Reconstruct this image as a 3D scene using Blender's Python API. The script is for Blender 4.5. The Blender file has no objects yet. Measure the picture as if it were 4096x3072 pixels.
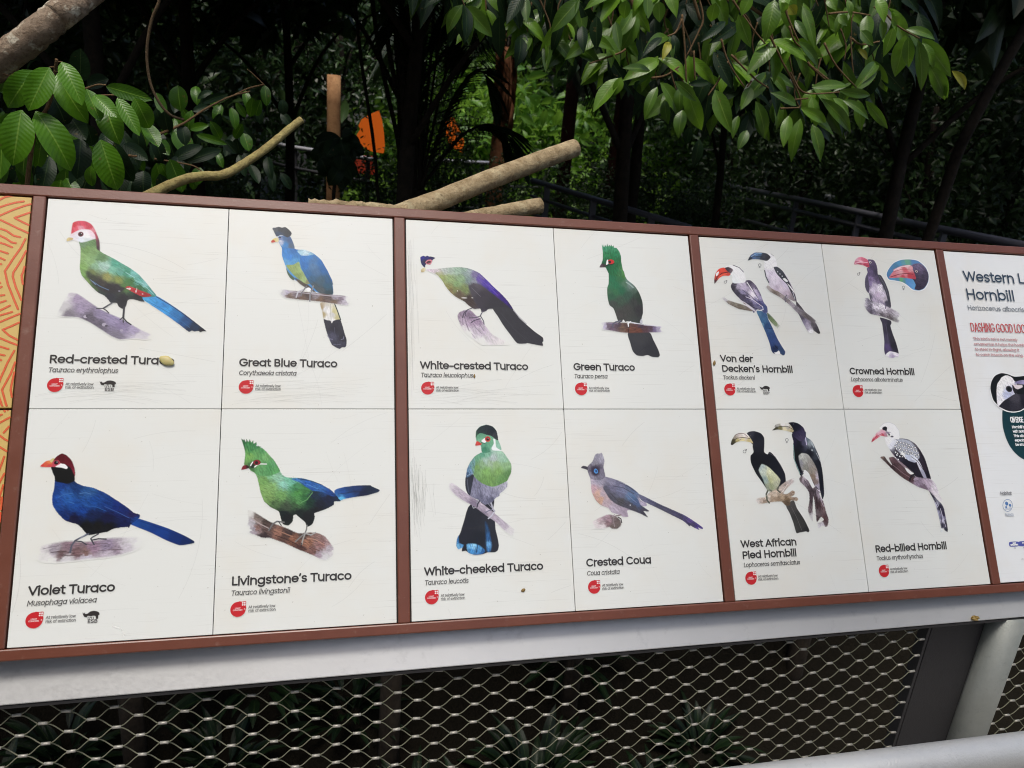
import bpy, math, random
import numpy as np
from mathutils import Vector, Matrix
# ---------------------------------------------------------------- camera, sky, sun, exposure
SC = bpy.context.scene
COL = SC.collection
ROWS = ((0.971798, 0.008263, 0.235671), (-0.220112, -0.328439, 0.918518), (0.084993, -0.944490, -0.317355))
CP = Vector((0.47810, -1.50557, 1.55252))
FPX = 3045.76
cam_d = bpy.data.cameras.new('camera')
cam = bpy.data.objects.new('camera', cam_d); COL.objects.link(cam)
cam_d.sensor_width = 36.0; cam_d.lens = FPX/4096*36.0
cam_d.clip_start = 0.05; cam_d.clip_end = 500
cam_d.dof.use_dof = True; cam_d.dof.focus_distance = 1.62; cam_d.dof.aperture_fstop = 7.5
Xc = Vector([ROWS[i][0] for i in range(3)]); Yc = Vector([-ROWS[i][1] for i in range(3)]); Zc = Vector([-ROWS[i][2] for i in range(3)])
mw = Matrix((Xc, Yc, Zc)).transposed().to_4x4(); mw.translation = CP
cam.matrix_world = mw
SC.camera = cam
SC.cycles.filter_width = 1.0
SC.render.resolution_x = 1024; SC.render.resolution_y = 768
SUN_EL = math.radians(73); SUN_AZ = math.radians(198)     # azimuth measured from +Y towards +X
wd = bpy.data.worlds.new('World'); SC.world = wd; wd.use_nodes = True
wn = wd.node_tree
bg = wn.nodes['Background']
sky = wn.nodes.new('ShaderNodeTexSky'); sky.sky_type = 'NISHITA'; sky.sun_disc = False
sky.sun_elevation = SUN_EL; sky.sun_rotation = SUN_AZ; sky.air_density = 1.2; sky.dust_density = 4.0; sky.ozone_density = 1.0
wn.links.new(sky.outputs[0], bg.inputs[0]); bg.inputs[1].default_value = 0.12
sl = bpy.data.lights.new('sun', 'SUN'); sl.energy = 1.5; sl.angle = math.radians(14); sl.color = (1.0, 0.965, 0.90)
so = bpy.data.objects.new('sun', sl); COL.objects.link(so)
sd = Vector((math.sin(SUN_AZ)*math.cos(SUN_EL), math.cos(SUN_AZ)*math.cos(SUN_EL), math.sin(SUN_EL)))
so.rotation_euler = sd.to_track_quat('Z', 'Y').to_euler(); so.location = (0, -6, 12)
SC.view_settings.view_transform = 'Standard'; SC.view_settings.look = 'None'
SC.view_settings.exposure = 0.45; SC.view_settings.gamma = 1.0
RND = random.Random(11)
NR = np.random.RandomState(5)

# ---------------------------------------------------------------- helpers
def ray(px, py):
    d = ((px-2048)/FPX, (py-1536)/FPX, 1.0)
    return Vector([sum(ROWS[i][k]*d[k] for k in range(3)) for i in range(3)])
def at(px, py, Y):                       # the point seen at a photo pixel, standing at depth Y
    d = ray(px, py); return CP + d*((Y-CP.y)/d.y)
def link(o, parent=None):
    COL.objects.link(o)
    if parent is not None: o.parent = parent
    return o
def tag(o, label=None, cat=None, group=None, kind=None):
    if label: o['label'] = label
    if cat: o['category'] = cat
    if group: o['group'] = group
    if kind: o['kind'] = kind
    return o
def empty(name, loc=(0, 0, 0), label=None, cat=None, group=None):
    o = bpy.data.objects.new(name, None); link(o); o.location = loc; o.empty_display_size = .1
    return tag(o, label, cat, group)
def mesh(name, V, F, mat, parent=None, smooth=False):
    me = bpy.data.meshes.new(name); me.from_pydata([tuple(v) for v in V], [], F); me.update()
    if mat: me.materials.append(mat)
    if smooth: me.polygons.foreach_set('use_smooth', [True]*len(me.polygons))
    o = bpy.data.objects.new(name, me); return link(o, parent)
def np_mesh(name, V, Q, mat, parent=None, cols=None, smooth=False, cname='Col'):
    V = np.asarray(V, np.float32); Q = np.asarray(Q, np.int32); k = Q.shape[1]
    me = bpy.data.meshes.new(name)
    me.vertices.add(len(V)); me.vertices.foreach_set('co', V.ravel())
    me.loops.add(Q.size); me.loops.foreach_set('vertex_index', Q.ravel())
    me.polygons.add(len(Q)); me.polygons.foreach_set('loop_start', np.arange(0, Q.size, k, dtype=np.int32))
    me.polygons.foreach_set('loop_total', np.full(len(Q), k, np.int32))
    if smooth: me.polygons.foreach_set('use_smooth', np.ones(len(Q), bool))
    me.update(calc_edges=True)
    if cols is not None:
        a = me.color_attributes.new(cname, 'FLOAT_COLOR', 'POINT'); a.data.foreach_set('color', np.asarray(cols, np.float32).ravel())
    me.materials.append(mat); me.validate()
    o = bpy.data.objects.new(name, me); return link(o, parent)
class MB:
    def __init__(s): s.V = []; s.F = []
    def box(s, x0, x1, y0, y1, z0, z1, M=None):
        b = len(s.V)
        P = [Vector((x, y, z)) for z in (z0, z1) for y in (y0, y1) for x in (x0, x1)]
        if M is not None: P = [M @ q for q in P]
        s.V += P
        for f in ((0, 2, 3, 1), (4, 5, 7, 6), (0, 1, 5, 4), (2, 6, 7, 3), (0, 4, 6, 2), (1, 3, 7, 5)): s.F.append(tuple(b+i for i in f))
    def tube(s, pts, rad, n=10, caps=True, wob=0.0):
        pts = [Vector(q) for q in pts]; m = len(pts)
        if not hasattr(rad, '__len__'): rad = [rad]*m
        b = len(s.V); up = None
        for i, q in enumerate(pts):
            t = (pts[min(i+1, m-1)]-pts[max(i-1, 0)]).normalized()
            if up is None: up = t.orthogonal().normalized()
            up = (up - t*up.dot(t)).normalized(); side = t.cross(up)
            for k in range(n):
                a = 2*math.pi*k/n; r = rad[i]*(1+wob*RND.uniform(-1, 1))
                s.V.append(q+up*math.cos(a)*r+side*math.sin(a)*r)
        for i in range(m-1):
            for k in range(n):
                s.F.append((b+i*n+k, b+i*n+(k+1) % n, b+(i+1)*n+(k+1) % n, b+(i+1)*n+k))
        if caps:
            s.F.append(tuple(b+k for k in range(n))[::-1]); s.F.append(tuple(b+(m-1)*n+k for k in range(n)))
    def build(s, name, mat, parent=None, smooth=False, bevel=0):
        o = mesh(name, s.V, s.F, mat, parent, smooth)
        if bevel:
            b = o.modifiers.new('bevel', 'BEVEL'); b.width = bevel; b.segments = 2; b.limit_method = 'ANGLE'
        return o
def spline(P, k=6):
    P = [Vector(q) for q in P]; out = []
    for i in range(len(P)-1):
        a = P[max(i-1, 0)]; b = P[i]; c = P[i+1]; d = P[min(i+2, len(P)-1)]
        for j in range(k):
            t = j/k; out.append(.5*((2*b)+(c-a)*t+(2*a-5*b+4*c-d)*t*t+(3*b-a-3*c+d)*t**3))
    out.append(P[-1]); return out

# ---------------------------------------------------------------- materials
def lin(h):
    v = [int(h[i:i+2], 16)/255 for i in (0, 2, 4)]
    return [c/12.92 if c <= .04045 else ((c+.055)/1.055)**2.4 for c in v]
class NT:
    def __init__(s, name):
        s.m = bpy.data.materials.new(name); s.m.use_nodes = True; s.t = s.m.node_tree; s.b = s.t.nodes['Principled BSDF']; s.out = s.t.nodes['Material Output']
    def n(s, ty, **kw):
        q = s.t.nodes.new(ty)
        for k, v in kw.items(): setattr(q, k, v)
        return q
    def l(s, a, b): s.t.links.new(a, b)
    def val(s, sock, v):
        if hasattr(v, 'is_output') or hasattr(v, 'links'): s.l(v, sock)
        else: sock.default_value = v
    def math(s, op, a, b=0.0, clamp=False):
        q = s.n('ShaderNodeMath', operation=op, use_clamp=clamp); s.val(q.inputs[0], a); s.val(q.inputs[1], b); return q.outputs[0]
    def mix(s, f, a, b):
        q = s.n('ShaderNodeMix', data_type='RGBA'); s.val(q.inputs[0], f)
        for k, v in ((6, a), (7, b)):
            if isinstance(v, (tuple, list)): q.inputs[k].default_value = (*v[:3], 1)
            else: s.l(v, q.inputs[k])
        return q.outputs[2]
    def coord(s, kind='Object', scale=(1, 1, 1), rot=(0, 0, 0)):
        t = s.n('ShaderNodeTexCoord'); m = s.n('ShaderNodeMapping'); s.l(t.outputs[kind], m.inputs[0])
        m.inputs['Scale'].default_value = scale; m.inputs['Rotation'].default_value = rot; return m.outputs[0]
    def noise(s, vec, scale, detail=3, rough=.55, out=0):
        q = s.n('ShaderNodeTexNoise'); s.l(vec, q.inputs['Vector']); q.inputs['Scale'].default_value = scale; q.inputs['Detail'].default_value = detail; q.inputs['Roughness'].default_value = rough
        return q.outputs[out]
    def ramp(s, f, stops):
        q = s.n('ShaderNodeValToRGB'); s.l(f, q.inputs[0]); e = q.color_ramp.elements
        for i, (p, c) in enumerate(stops):
            if i < 2: k = e[i]; k.position = p
            else: k = e.new(p)
            k.color = (*c, 1) if isinstance(c, (tuple, list)) else (c, c, c, 1)
        return q.outputs[0]
    def bump(s, h, strength, dist=.002):
        q = s.n('ShaderNodeBump'); q.inputs['Strength'].default_value = strength; q.inputs['Distance'].default_value = dist; s.l(h, q.inputs['Height']); s.l(q.outputs[0], s.b.inputs['Normal'])
    def set(s, **kw):
        for k, v in kw.items():
            k = k.replace('_', ' ')
            if isinstance(v, (tuple, list)): s.b.inputs[k].default_value = (*v[:3], 1)
            else: s.val(s.b.inputs[k], v)
        return s.m

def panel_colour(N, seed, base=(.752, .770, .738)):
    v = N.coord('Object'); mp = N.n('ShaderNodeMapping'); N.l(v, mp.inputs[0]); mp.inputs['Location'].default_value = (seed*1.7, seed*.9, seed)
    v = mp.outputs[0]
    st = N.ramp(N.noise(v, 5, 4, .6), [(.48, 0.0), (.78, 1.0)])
    c = N.mix(N.math('MULTIPLY', st, .5), base, (.735, .69, .585))  # cream stains, strengthened to stand in for soft light variation
    tot = None
    for k, (ang, th) in enumerate(((.35, .70), (-.5, .72), (1.25, .735), (.05, .70), (2.2, .735))):
        m2 = N.n('ShaderNodeMapping'); N.l(v, m2.inputs[0]); m2.inputs['Rotation'].default_value = (0, 0, ang); m2.inputs['Scale'].default_value = (5, 520, 1); m2.inputs['Location'].default_value = (k*3.1, k*7.7, 0)
        f = N.noise(m2.outputs[0], 1.0, 2, .5)
        r = N.ramp(f, [(th-.03, 0.0), (th+.02, 1.0)])
        tot = r if tot is None else N.math('MAXIMUM', tot, r)
    big = N.ramp(N.noise(v, 9, 2), [(.42, 0.15), (.68, 1.0)])
    tot = N.math('MULTIPLY', tot, big)
    c = N.mix(N.math('MULTIPLY', tot, .30), c, (.40, .39, .36))
    sp = N.ramp(N.noise(v, 240, 1), [(.79, 0.0), (.82, 1.0)])
    c = N.mix(N.math('MULTIPLY', sp, .55), c, (.2, .17, .12))
    return c, tot
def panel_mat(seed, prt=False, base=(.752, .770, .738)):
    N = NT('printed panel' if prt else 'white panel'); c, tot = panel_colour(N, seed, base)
    if prt:
        a = N.n('ShaderNodeVertexColor', layer_name='Col')
        c = N.mix(a.outputs['Alpha'], c, a.outputs['Color'])
    N.l(c, N.b.inputs['Base Color'])
    r = N.math('ADD', N.math('MULTIPLY', tot, .2), .30)
    return N.set(Roughness=r, Specular_IOR_Level=.42)
def simple(name, col, rough=.5, metal=0, spec=.5):
    return NT(name).set(Base_Color=col, Roughness=rough, Metallic=metal, Specular_IOR_Level=spec)
def frame_mat():
    N = NT('red brown paint'); v = N.coord('Object')
    n1 = N.noise(v, 14, 5, .65); n2 = N.noise(v, 420, 2, .5)
    c = N.mix(n1, (.120, .034, .018), (.178, .056, .030))
    d = N.ramp(N.noise(v, 60, 4, .7), [(.60, 0.0), (.76, 1.0)])
    c = N.mix(N.math('MULTIPLY', d, .35), c, (.30, .20, .15))
    N.l(c, N.b.inputs['Base Color']); N.bump(n2, .25, .0006)
    return N.set(Roughness=N.math('ADD', N.math('MULTIPLY', n1, .22), .24), Specular_IOR_Level=.62)
def galv_mat(name, a, b, rough=.45, metal=.55, sc=1.0, bmp=.35):
    N = NT(name); v = N.coord('Object')
    n1 = N.noise(v, 9*sc, 5, .65); n2 = N.noise(v, 260*sc, 3, .6)
    c = N.mix(n1, a, b)
    d = N.ramp(N.noise(v, 45*sc, 5, .7), [(.58, 0.0), (.75, 1.0)])
    c = N.mix(N.math('MULTIPLY', d, .35), c, tuple(q*.55 for q in a))
    N.l(c, N.b.inputs['Base Color']); N.bump(n2, bmp, .0015)
    return N.set(Roughness=N.math('ADD', N.math('MULTIPLY', n2, .25), rough-.12), Metallic=metal)
def bark_mat(name, a, b, patch, sc=1.0, patchamt=.6):
    N = NT(name); v = N.coord('Object')
    n1 = N.noise(v, 22*sc, 6, .7); n2 = N.noise(v, 70*sc, 4, .65)
    c = N.mix(N.ramp(n1, [(.3, 0.0), (.7, 1.0)]), a, b)
    p = N.ramp(N.noise(v, 13*sc, 4, .6), [(.55, 0.0), (.63, 1.0)])
    c = N.mix(N.math('MULTIPLY', p, patchamt), c, patch)
    c = N.mix(N.math('MULTIPLY', N.ramp(n2, [(.55, 0.0), (.72, 1.0)]), .6), c, tuple(q*.4 for q in a))
    N.l(c, N.b.inputs['Base Color']); N.bump(n2, .7, .006)
    return N.set(Roughness=.85, Specular_IOR_Level=.2)
def leaf_mat(name, dark, light, rib, trans=.25, rough=.34, spec=.5, yellow=None):
    N = NT(name); a = N.n('ShaderNodeVertexColor', layer_name='Leaf'); s = N.n('ShaderNodeSeparateColor'); N.l(a.outputs[0], s.inputs[0])
    x, t, r = s.outputs
    c = N.mix(r, dark, light)
    v = N.coord('Object'); n = N.noise(v, 30, 4, .6)
    c = N.mix(N.math('MULTIPLY', N.ramp(n, [(.45, 0.0), (.75, 1.0)]), .4), c, tuple(q*.55 for q in dark))
    sp = N.ramp(N.noise(v, 55, 2, .5), [(.70, 0.0), (.74, 1.0)]); c = N.mix(N.math('MULTIPLY', sp, .6), c, (.16, .11, .03))
    ax = N.math('ABSOLUTE', N.math('SUBTRACT', x, .5))
    vein = N.math('SINE', N.math('MULTIPLY', N.math('SUBTRACT', t, N.math('MULTIPLY', ax, .35)), 75))
    vm = N.ramp(vein, [(.80, 0.0), (1.0, 1.0)])
    c = N.mix(N.math('MULTIPLY', vm, .08), c, rib)
    mid = N.ramp(ax, [(.012, 1.0), (.035, 0.0)])
    c = N.mix(N.math('MULTIPLY', mid, .65), c, rib)
    N.l(c, N.b.inputs['Base Color'])
    bh = N.math('ADD', N.math('MULTIPLY', vein, .12), N.math('MULTIPLY', n, .6)); N.bump(bh, .25, .004)
    N.set(Roughness=rough, Specular_IOR_Level=spec)
    tr = N.n('ShaderNodeBsdfTranslucent'); N.l(N.mix(.5, c, tuple(min(1, q*1.6) for q in light)), tr.inputs[0])
    mx = N.n('ShaderNodeMixShader'); mx.inputs[0].default_value = trans; N.l(N.b.outputs[0], mx.inputs[1]); N.l(tr.outputs[0], mx.inputs[2]); N.l(mx.outputs[0], N.out.inputs[0])
    return N.m
M = dict(
    frame=frame_mat(),
    back=simple('black backing', (.012, .011, .011), .7),
    plate=galv_mat('brushed aluminium rail', (.50, .50, .495), (.60, .60, .59), .36, .4, .6, .06),
    tube=galv_mat('galvanised tube', (.50, .51, .50), (.66, .66, .645), .45, .4, 1.0, .6),
    post=galv_mat('dull galvanised post', (.20, .22, .20), (.40, .41, .38), .5, .3),
    dark=galv_mat('charcoal steel', (.035, .034, .036), (.05, .048, .05), .55, .1),
    rope=galv_mat('steel rope', (.11, .12, .065), (.33, .32, .24), .5, .3, 3),
    ferrule=galv_mat('steel ferrule', (.36, .34, .29), (.60, .58, .53), .4, .45, 3),
    soil=None)
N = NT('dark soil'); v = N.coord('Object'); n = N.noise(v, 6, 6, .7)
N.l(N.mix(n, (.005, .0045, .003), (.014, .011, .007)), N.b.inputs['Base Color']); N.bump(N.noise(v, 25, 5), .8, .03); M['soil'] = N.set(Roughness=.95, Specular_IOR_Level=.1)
N = NT('deck boards'); v = N.coord('Object'); n = N.noise(v, 8, 5, .6)
w = N.n('ShaderNodeTexWave', wave_type='BANDS', bands_direction='Y'); N.l(v, w.inputs[0]); w.inputs['Scale'].default_value = 2.2
N.l(N.mix(N.ramp(w.outputs[1], [(.0, 0.0), (.06, 1.0)]), (.02, .018, .016), (.26, .24, .22)), N.b.inputs['Base Color']); M['deck'] = N.set(Roughness=.8)
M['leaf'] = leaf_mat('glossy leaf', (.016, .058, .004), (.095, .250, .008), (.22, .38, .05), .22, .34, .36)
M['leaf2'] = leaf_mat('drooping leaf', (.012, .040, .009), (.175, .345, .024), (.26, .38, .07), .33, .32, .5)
M['shade'] = leaf_mat('leaf darkened for shade', (.006, .018, .006), (.022, .060, .014), (.05, .085, .025), .12, .42, .22)  # shaded copy of the leaf colours, the shade put into the greens
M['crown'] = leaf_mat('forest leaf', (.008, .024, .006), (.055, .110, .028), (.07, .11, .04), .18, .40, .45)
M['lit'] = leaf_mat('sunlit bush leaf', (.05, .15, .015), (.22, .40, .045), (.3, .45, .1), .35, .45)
M['yellow'] = leaf_mat('yellowing leaf', (.22, .24, .02), (.50, .46, .04), (.5, .45, .1), .35, .45)
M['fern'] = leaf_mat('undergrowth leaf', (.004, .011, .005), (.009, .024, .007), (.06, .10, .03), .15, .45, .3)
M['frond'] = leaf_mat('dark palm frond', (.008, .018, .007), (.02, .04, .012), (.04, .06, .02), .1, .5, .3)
M['twig'] = bark_mat('brown twig', (.13, .075, .035), (.22, .14, .07), (.20, .14, .08), 4, .3)
M['vine'] = bark_mat('vine bark', (.10, .065, .035), (.16, .11, .06), (.14, .10, .06), 4, .3)
M['limb'] = bark_mat('mottled limb bark', (.15, .10, .065), (.36, .28, .20), (.60, .55, .43), 1.7, .85)
M['log'] = bark_mat('weathered log', (.20, .14, .07), (.48, .38, .23), (.52, .45, .28), 1.6, .5)
M['logend'] = bark_mat('cut wood', (.45, .36, .22), (.55, .45, .30), (.4, .3, .18), 3, .3)
M['stick'] = bark_mat('yellowish stick', (.20, .15, .06), (.44, .37, .15), (.40, .36, .12), 2.2, .6)
M['trunk'] = bark_mat('dark trunk', (.012, .009, .007), (.035, .026, .018), (.05, .04, .03), .6, .3)
M['redpost'] = bark_mat('dark red timber', (.030, .009, .007), (.055, .018, .013), (.04, .014, .01), .6, .3)
M['brownpost'] = bark_mat('brown timber', (.20, .08, .04), (.36, .16, .08), (.42, .22, .12), .5, .5)
M['tanpost'] = bark_mat('tan timber', (.34, .17, .08), (.55, .31, .15), (.45, .24, .12), .5, .5)
M['orange'] = simple('orange paint', (.95, .17, .005), .5)
M['redboard'] = simple('red paint', (.42, .04, .012), .5)
M['rail'] = simple('dark rail paint', (.14, .137, .165), .4)
M['railpost'] = simple('charcoal rail post', (.04, .04, .045), .5)
M['railw'] = galv_mat('pale metal rail', (.50, .51, .55), (.62, .63, .68), .4, .3)
M['pod'] = None
N = NT('pale seed pod'); v = N.coord('Object'); n = N.noise(v, 60, 4)
N.l(N.mix(n, (.42, .34, .12), (.62, .54, .24)), N.b.inputs['Base Color']); N.b.inputs['Subsurface Weight'].default_value = .15; M['pod'] = N.set(Roughness=.45)
M['bit'] = simple('brown husk', (.22, .14, .04), .6)

# ---------------------------------------------------------------- the print engine: traced shapes and letters laid on a fine grid of coloured cells
S2L = np.array([c/12.92 if c <= .04045 else ((c+.055)/1.055)**2.4 for c in np.arange(256)/255], np.float32)
def hcol(h):
    if isinstance(h, str): h = int(h, 16)
    return np.array([S2L[h >> 16], S2L[h >> 8 & 255], S2L[h & 255]], np.float32)
def vnoise(x, y, seed):
    xi = np.floor(x).astype(np.int64); yi = np.floor(y).astype(np.int64); fx = x-xi; fy = y-yi
    fx = fx*fx*(3-2*fx); fy = fy*fy*(3-2*fy)
    def h(a, b):
        n = (a*374761393+b*668265263+seed*1274126177) & 0xffffffff; n = ((n ^ (n >> 13))*1274126177) & 0xffffffff
        return ((n ^ (n >> 16)) & 0xffff)/65535.0
    return (h(xi, yi)*(1-fx)+h(xi+1, yi)*fx)*(1-fy)+(h(xi, yi+1)*(1-fx)+h(xi+1, yi+1)*fx)*fy
def catmull(P, k=4):
    n = len(P); out = []
    for i in range(n):
        a, b, c, d = P[i-1], P[i], P[(i+1) % n], P[(i+2) % n]
        sharp = False
        for j in range(k):
            t = j/k; m1 = (c-a)*.36; m2 = (d-b)*.36
            L = np.linalg.norm(c-b)
            for m in (m1, m2):
                q = np.linalg.norm(m)
                if q > L*.8: m *= L*.8/q
            h = t*t*(3-2*t)
            out.append((2*t**3-3*t*t+1)*b+(t**3-2*t*t+t)*m1+(-2*t**3+3*t*t)*c+(t**3-t*t)*m2)
    return np.array(out)
class Sheet:
    def __init__(s, x0, y0, x1, y1, g):
        s.g = g; s.x0 = x0; s.y0 = y0
        s.nx = int((x1-x0)/g)+2; s.ny = int((y1-y0)/g)+2
        s.rgb = np.zeros((s.ny, s.nx, 3), np.float32); s.a = np.zeros((s.ny, s.nx), np.float32); s.seed = 1
    def sub(s, xa, ya, xb, yb):
        i0 = max(0, int((xa-s.x0)/s.g)-1); i1 = min(s.nx, int((xb-s.x0)/s.g)+3); j0 = max(0, int((ya-s.y0)/s.g)-1); j1 = min(s.ny, int((yb-s.y0)/s.g)+3)
        if i1 <= i0 or j1 <= j0: return None
        X, Y = np.meshgrid(s.x0+np.arange(i0, i1)*s.g, s.y0+np.arange(j0, j1)*s.g); return (slice(j0, j1), slice(i0, i1)), X, Y
    def over(s, sl, col, a):
        A = s.a[sl]; out = a+A*(1-a); w = np.where(out > 1e-6, a/np.maximum(out, 1e-6), 0)[..., None]
        s.rgb[sl] = s.rgb[sl]*(1-w)+col*w; s.a[sl] = out
    def poly(s, P, cols, n, ang, soft):
        s.seed += 1
        P = catmull(np.array(P, float)); m = soft+s.g
        r = s.sub(P[:, 0].min()-m, P[:, 1].min()-m, P[:, 0].max()+m, P[:, 1].max()+m)
        if r is None: return
        sl, X, Y = r; ins = np.zeros(X.shape, bool); D = np.full(X.shape, 1e9)
        Q = np.roll(P, -1, 0)
        for (ax, ay), (bx, by) in zip(P, Q):
            dx, dy = bx-ax, by-ay
            if abs(dy) > 1e-9:
                c = ((ay > Y) != (by > Y)) & (X < (dx*(Y-ay)/dy+ax)); ins ^= c
            L = dx*dx+dy*dy
            t = np.clip(((X-ax)*dx+(Y-ay)*dy)/max(L, 1e-9), 0, 1); D = np.minimum(D, (X-ax-t*dx)**2+(Y-ay-t*dy)**2)
        D = np.sqrt(D); sd = np.where(ins, D, -D); w = max(soft, s.g*.6)
        jit = 0
        if n > .2:                         # feathered, slightly ragged edge
            jit = (vnoise(X*.9, Y*.9, s.seed+50)-.5)*min(1.2, n*1.6)
        cov = np.clip((sd+jit)/w*.5+.5, 0, 1)
        C, A = s.colour(X, Y, cols, n, ang); s.over(sl, C, cov*A)
    def colour(s, X, Y, cols, n, ang):
        if len(cols) == 1:
            C = np.broadcast_to(hcol(cols[0][2]), X.shape+(3,)).copy(); A = np.full(X.shape, cols[0][3] if len(cols[0]) > 3 else 1.0)
        else:
            wx = X+(vnoise(X*.35, Y*.35, s.seed+7)-.5)*5*min(1, n*2); wy = Y+(vnoise(X*.35, Y*.35, s.seed+9)-.5)*5*min(1, n*2)
            W = np.zeros(X.shape); C = np.zeros(X.shape+(3,)); A = np.zeros(X.shape)
            for c in cols:
                w = 1/(((wx-c[0]/10)**2+(wy-c[1]/10)**2)+.6)**1.9; W += w; C += w[..., None]*hcol(c[2])**.5; A += w*(c[3] if len(c) > 3 else 1.0)
            C = (C/W[..., None])**2; A = A/W
        if n > 0:
            a = math.radians(ang); u = X*math.cos(a)+Y*math.sin(a); v = -X*math.sin(a)+Y*math.cos(a)
            f = .5*vnoise(u/5, v/1.5, s.seed+21)+.3*vnoise(u/2.4, v/.8, s.seed+33)+.2*vnoise(X/1.1, Y/1.1, s.seed+44)
            C = C*np.clip(1+(f-.5)*2.6*n, .25, 2.2)[..., None]
        return np.clip(C, 0, .9), A
    def seg_d(s, pts, w, soft):
        pts = np.array(pts, float); m = w+soft+s.g
        r = s.sub(pts[:, 0].min()-m, pts[:, 1].min()-m, pts[:, 0].max()+m, pts[:, 1].max()+m)
        if r is None: return None
        sl, X, Y = r; D = np.full(X.shape, 1e9)
        if len(pts) == 1: D = (X-pts[0, 0])**2+(Y-pts[0, 1])**2
        for (ax, ay), (bx, by) in zip(pts[:-1], pts[1:]):
            dx, dy = bx-ax, by-ay; L = dx*dx+dy*dy
            t = np.clip(((X-ax)*dx+(Y-ay)*dy)/max(L, 1e-9), 0, 1); D = np.minimum(D, (X-ax-t*dx)**2+(Y-ay-t*dy)**2)
        return sl, np.clip((w/2-np.sqrt(D))/max(soft, s.g)+.5, 0, 1)
    def line(s, pts, w, col, soft=.4, alpha=1.0):
        r = s.seg_d(pts, w, soft)
        if r is None: return
        s.over(r[0], np.broadcast_to(hcol(col), r[1].shape+(3,)), r[1]*alpha)
    def ell(s, cx, cy, rx, ry, col, soft=.4):
        r = s.sub(cx-rx-soft, cy-ry-soft, cx+rx+soft, cy+ry+soft)
        if r is None: return
        sl, X, Y = r; d = (1-np.sqrt(((X-cx)/rx)**2+((Y-cy)/ry)**2))*min(rx, ry)
        s.over(sl, np.broadcast_to(hcol(col), X.shape+(3,)), np.clip(d/max(soft, s.g)+.5, 0, 1))
    def ops(s, L):
        for o in L:
            if o[0] == 'p': s.poly([(o[1][i]/10, o[1][i+1]/10) for i in range(0, len(o[1]), 2)], [c if len(o[2]) > 1 else c for c in o[2]], o[3], o[4], o[5])
            elif o[0] == 'l': s.line([(o[1][i]/10, o[1][i+1]/10) for i in range(0, len(o[1]), 2)], o[2], o[3], o[4])
            else: s.ell(o[1]/10, o[2]/10, o[3]/10, o[4]/10, o[5], o[6])
    def text(s, txt, x, y, em, sx, wt, col, ital=0.0):
        for ch in txt:
            if ch in GL:
                adv, pr = GL[ch]
                for q in pr:
                    if q[0] == 'l': pts = [(q[i], q[i+1]) for i in range(1, len(q), 2)]
                    elif q[0] == 'd': pts = [(q[1], q[2])]
                    else:
                        _, cx, cy, rx, ry, a0, a1 = q; k = max(6, int(abs(a1-a0)/18)); pts = [(cx+rx*math.cos(math.radians(a0+(a1-a0)*i/k)), cy+ry*math.sin(math.radians(a0+(a1-a0)*i/k))) for i in range(k+1)]
                    pts = [(x+(px+ital*py)*em*sx, y-py*em) for px, py in pts]
                    s.glyph(pts, wt*em*(1.45 if q[0] == 'd' else 1))
                x += adv*em*sx
        s.flush(col)
    buf = None
    def glyph(s, pts, w):
        if s.buf is None: s.buf = np.zeros_like(s.a)
        r = s.seg_d(pts, w, s.g)
        if r is not None: s.buf[r[0]] = np.maximum(s.buf[r[0]], r[1])
    def flush(s, col):
        if s.buf is None: return
        s.over((slice(None), slice(None)), np.broadcast_to(hcol(col), s.buf.shape+(3,)), s.buf); s.buf = None
    def build(s, name, mat, parent, z):
        keep = s.a > .015
        q = keep[:-1, :-1] | keep[1:, :-1] | keep[:-1, 1:] | keep[1:, 1:]
        J, I = np.nonzero(q)
        if not len(J): return None
        a = J*s.nx+I; Q = np.stack([a, a+s.nx, a+s.nx+1, a+1], 1)
        u, inv = np.unique(Q, return_inverse=True); Q = inv.reshape(Q.shape)
        jj, ii = np.divmod(u, s.nx); V = np.stack([(s.x0+ii*s.g)/1000, -(s.y0+jj*s.g)/1000, np.full(len(u), z)], 1)
        rgb = s.rgb.reshape(-1, 3)[u]; A = s.a.ravel()[u]
        z0 = A < .015
        cols = np.concatenate([rgb, A[:, None]], 1)
        if z0.any() and (~z0).any():       # empty rim cells take the neighbouring ink so the edge does not darken
            cs = s.rgb.copy(); al = s.a > .015
            for dy, dx in ((0, 1), (0, -1), (1, 0), (-1, 0), (1, 1), (-1, -1), (1, -1), (-1, 1)):
                sh = np.roll(np.roll(s.rgb, dy, 0), dx, 1); sa = np.roll(np.roll(al, dy, 0), dx, 1)
                f = (~al) & sa & (cs.sum(2) == 0); cs[f] = sh[f]
            cols[:, :3] = cs.reshape(-1, 3)[u]
        return np_mesh(name, V, Q, mat, parent, cols)
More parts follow.
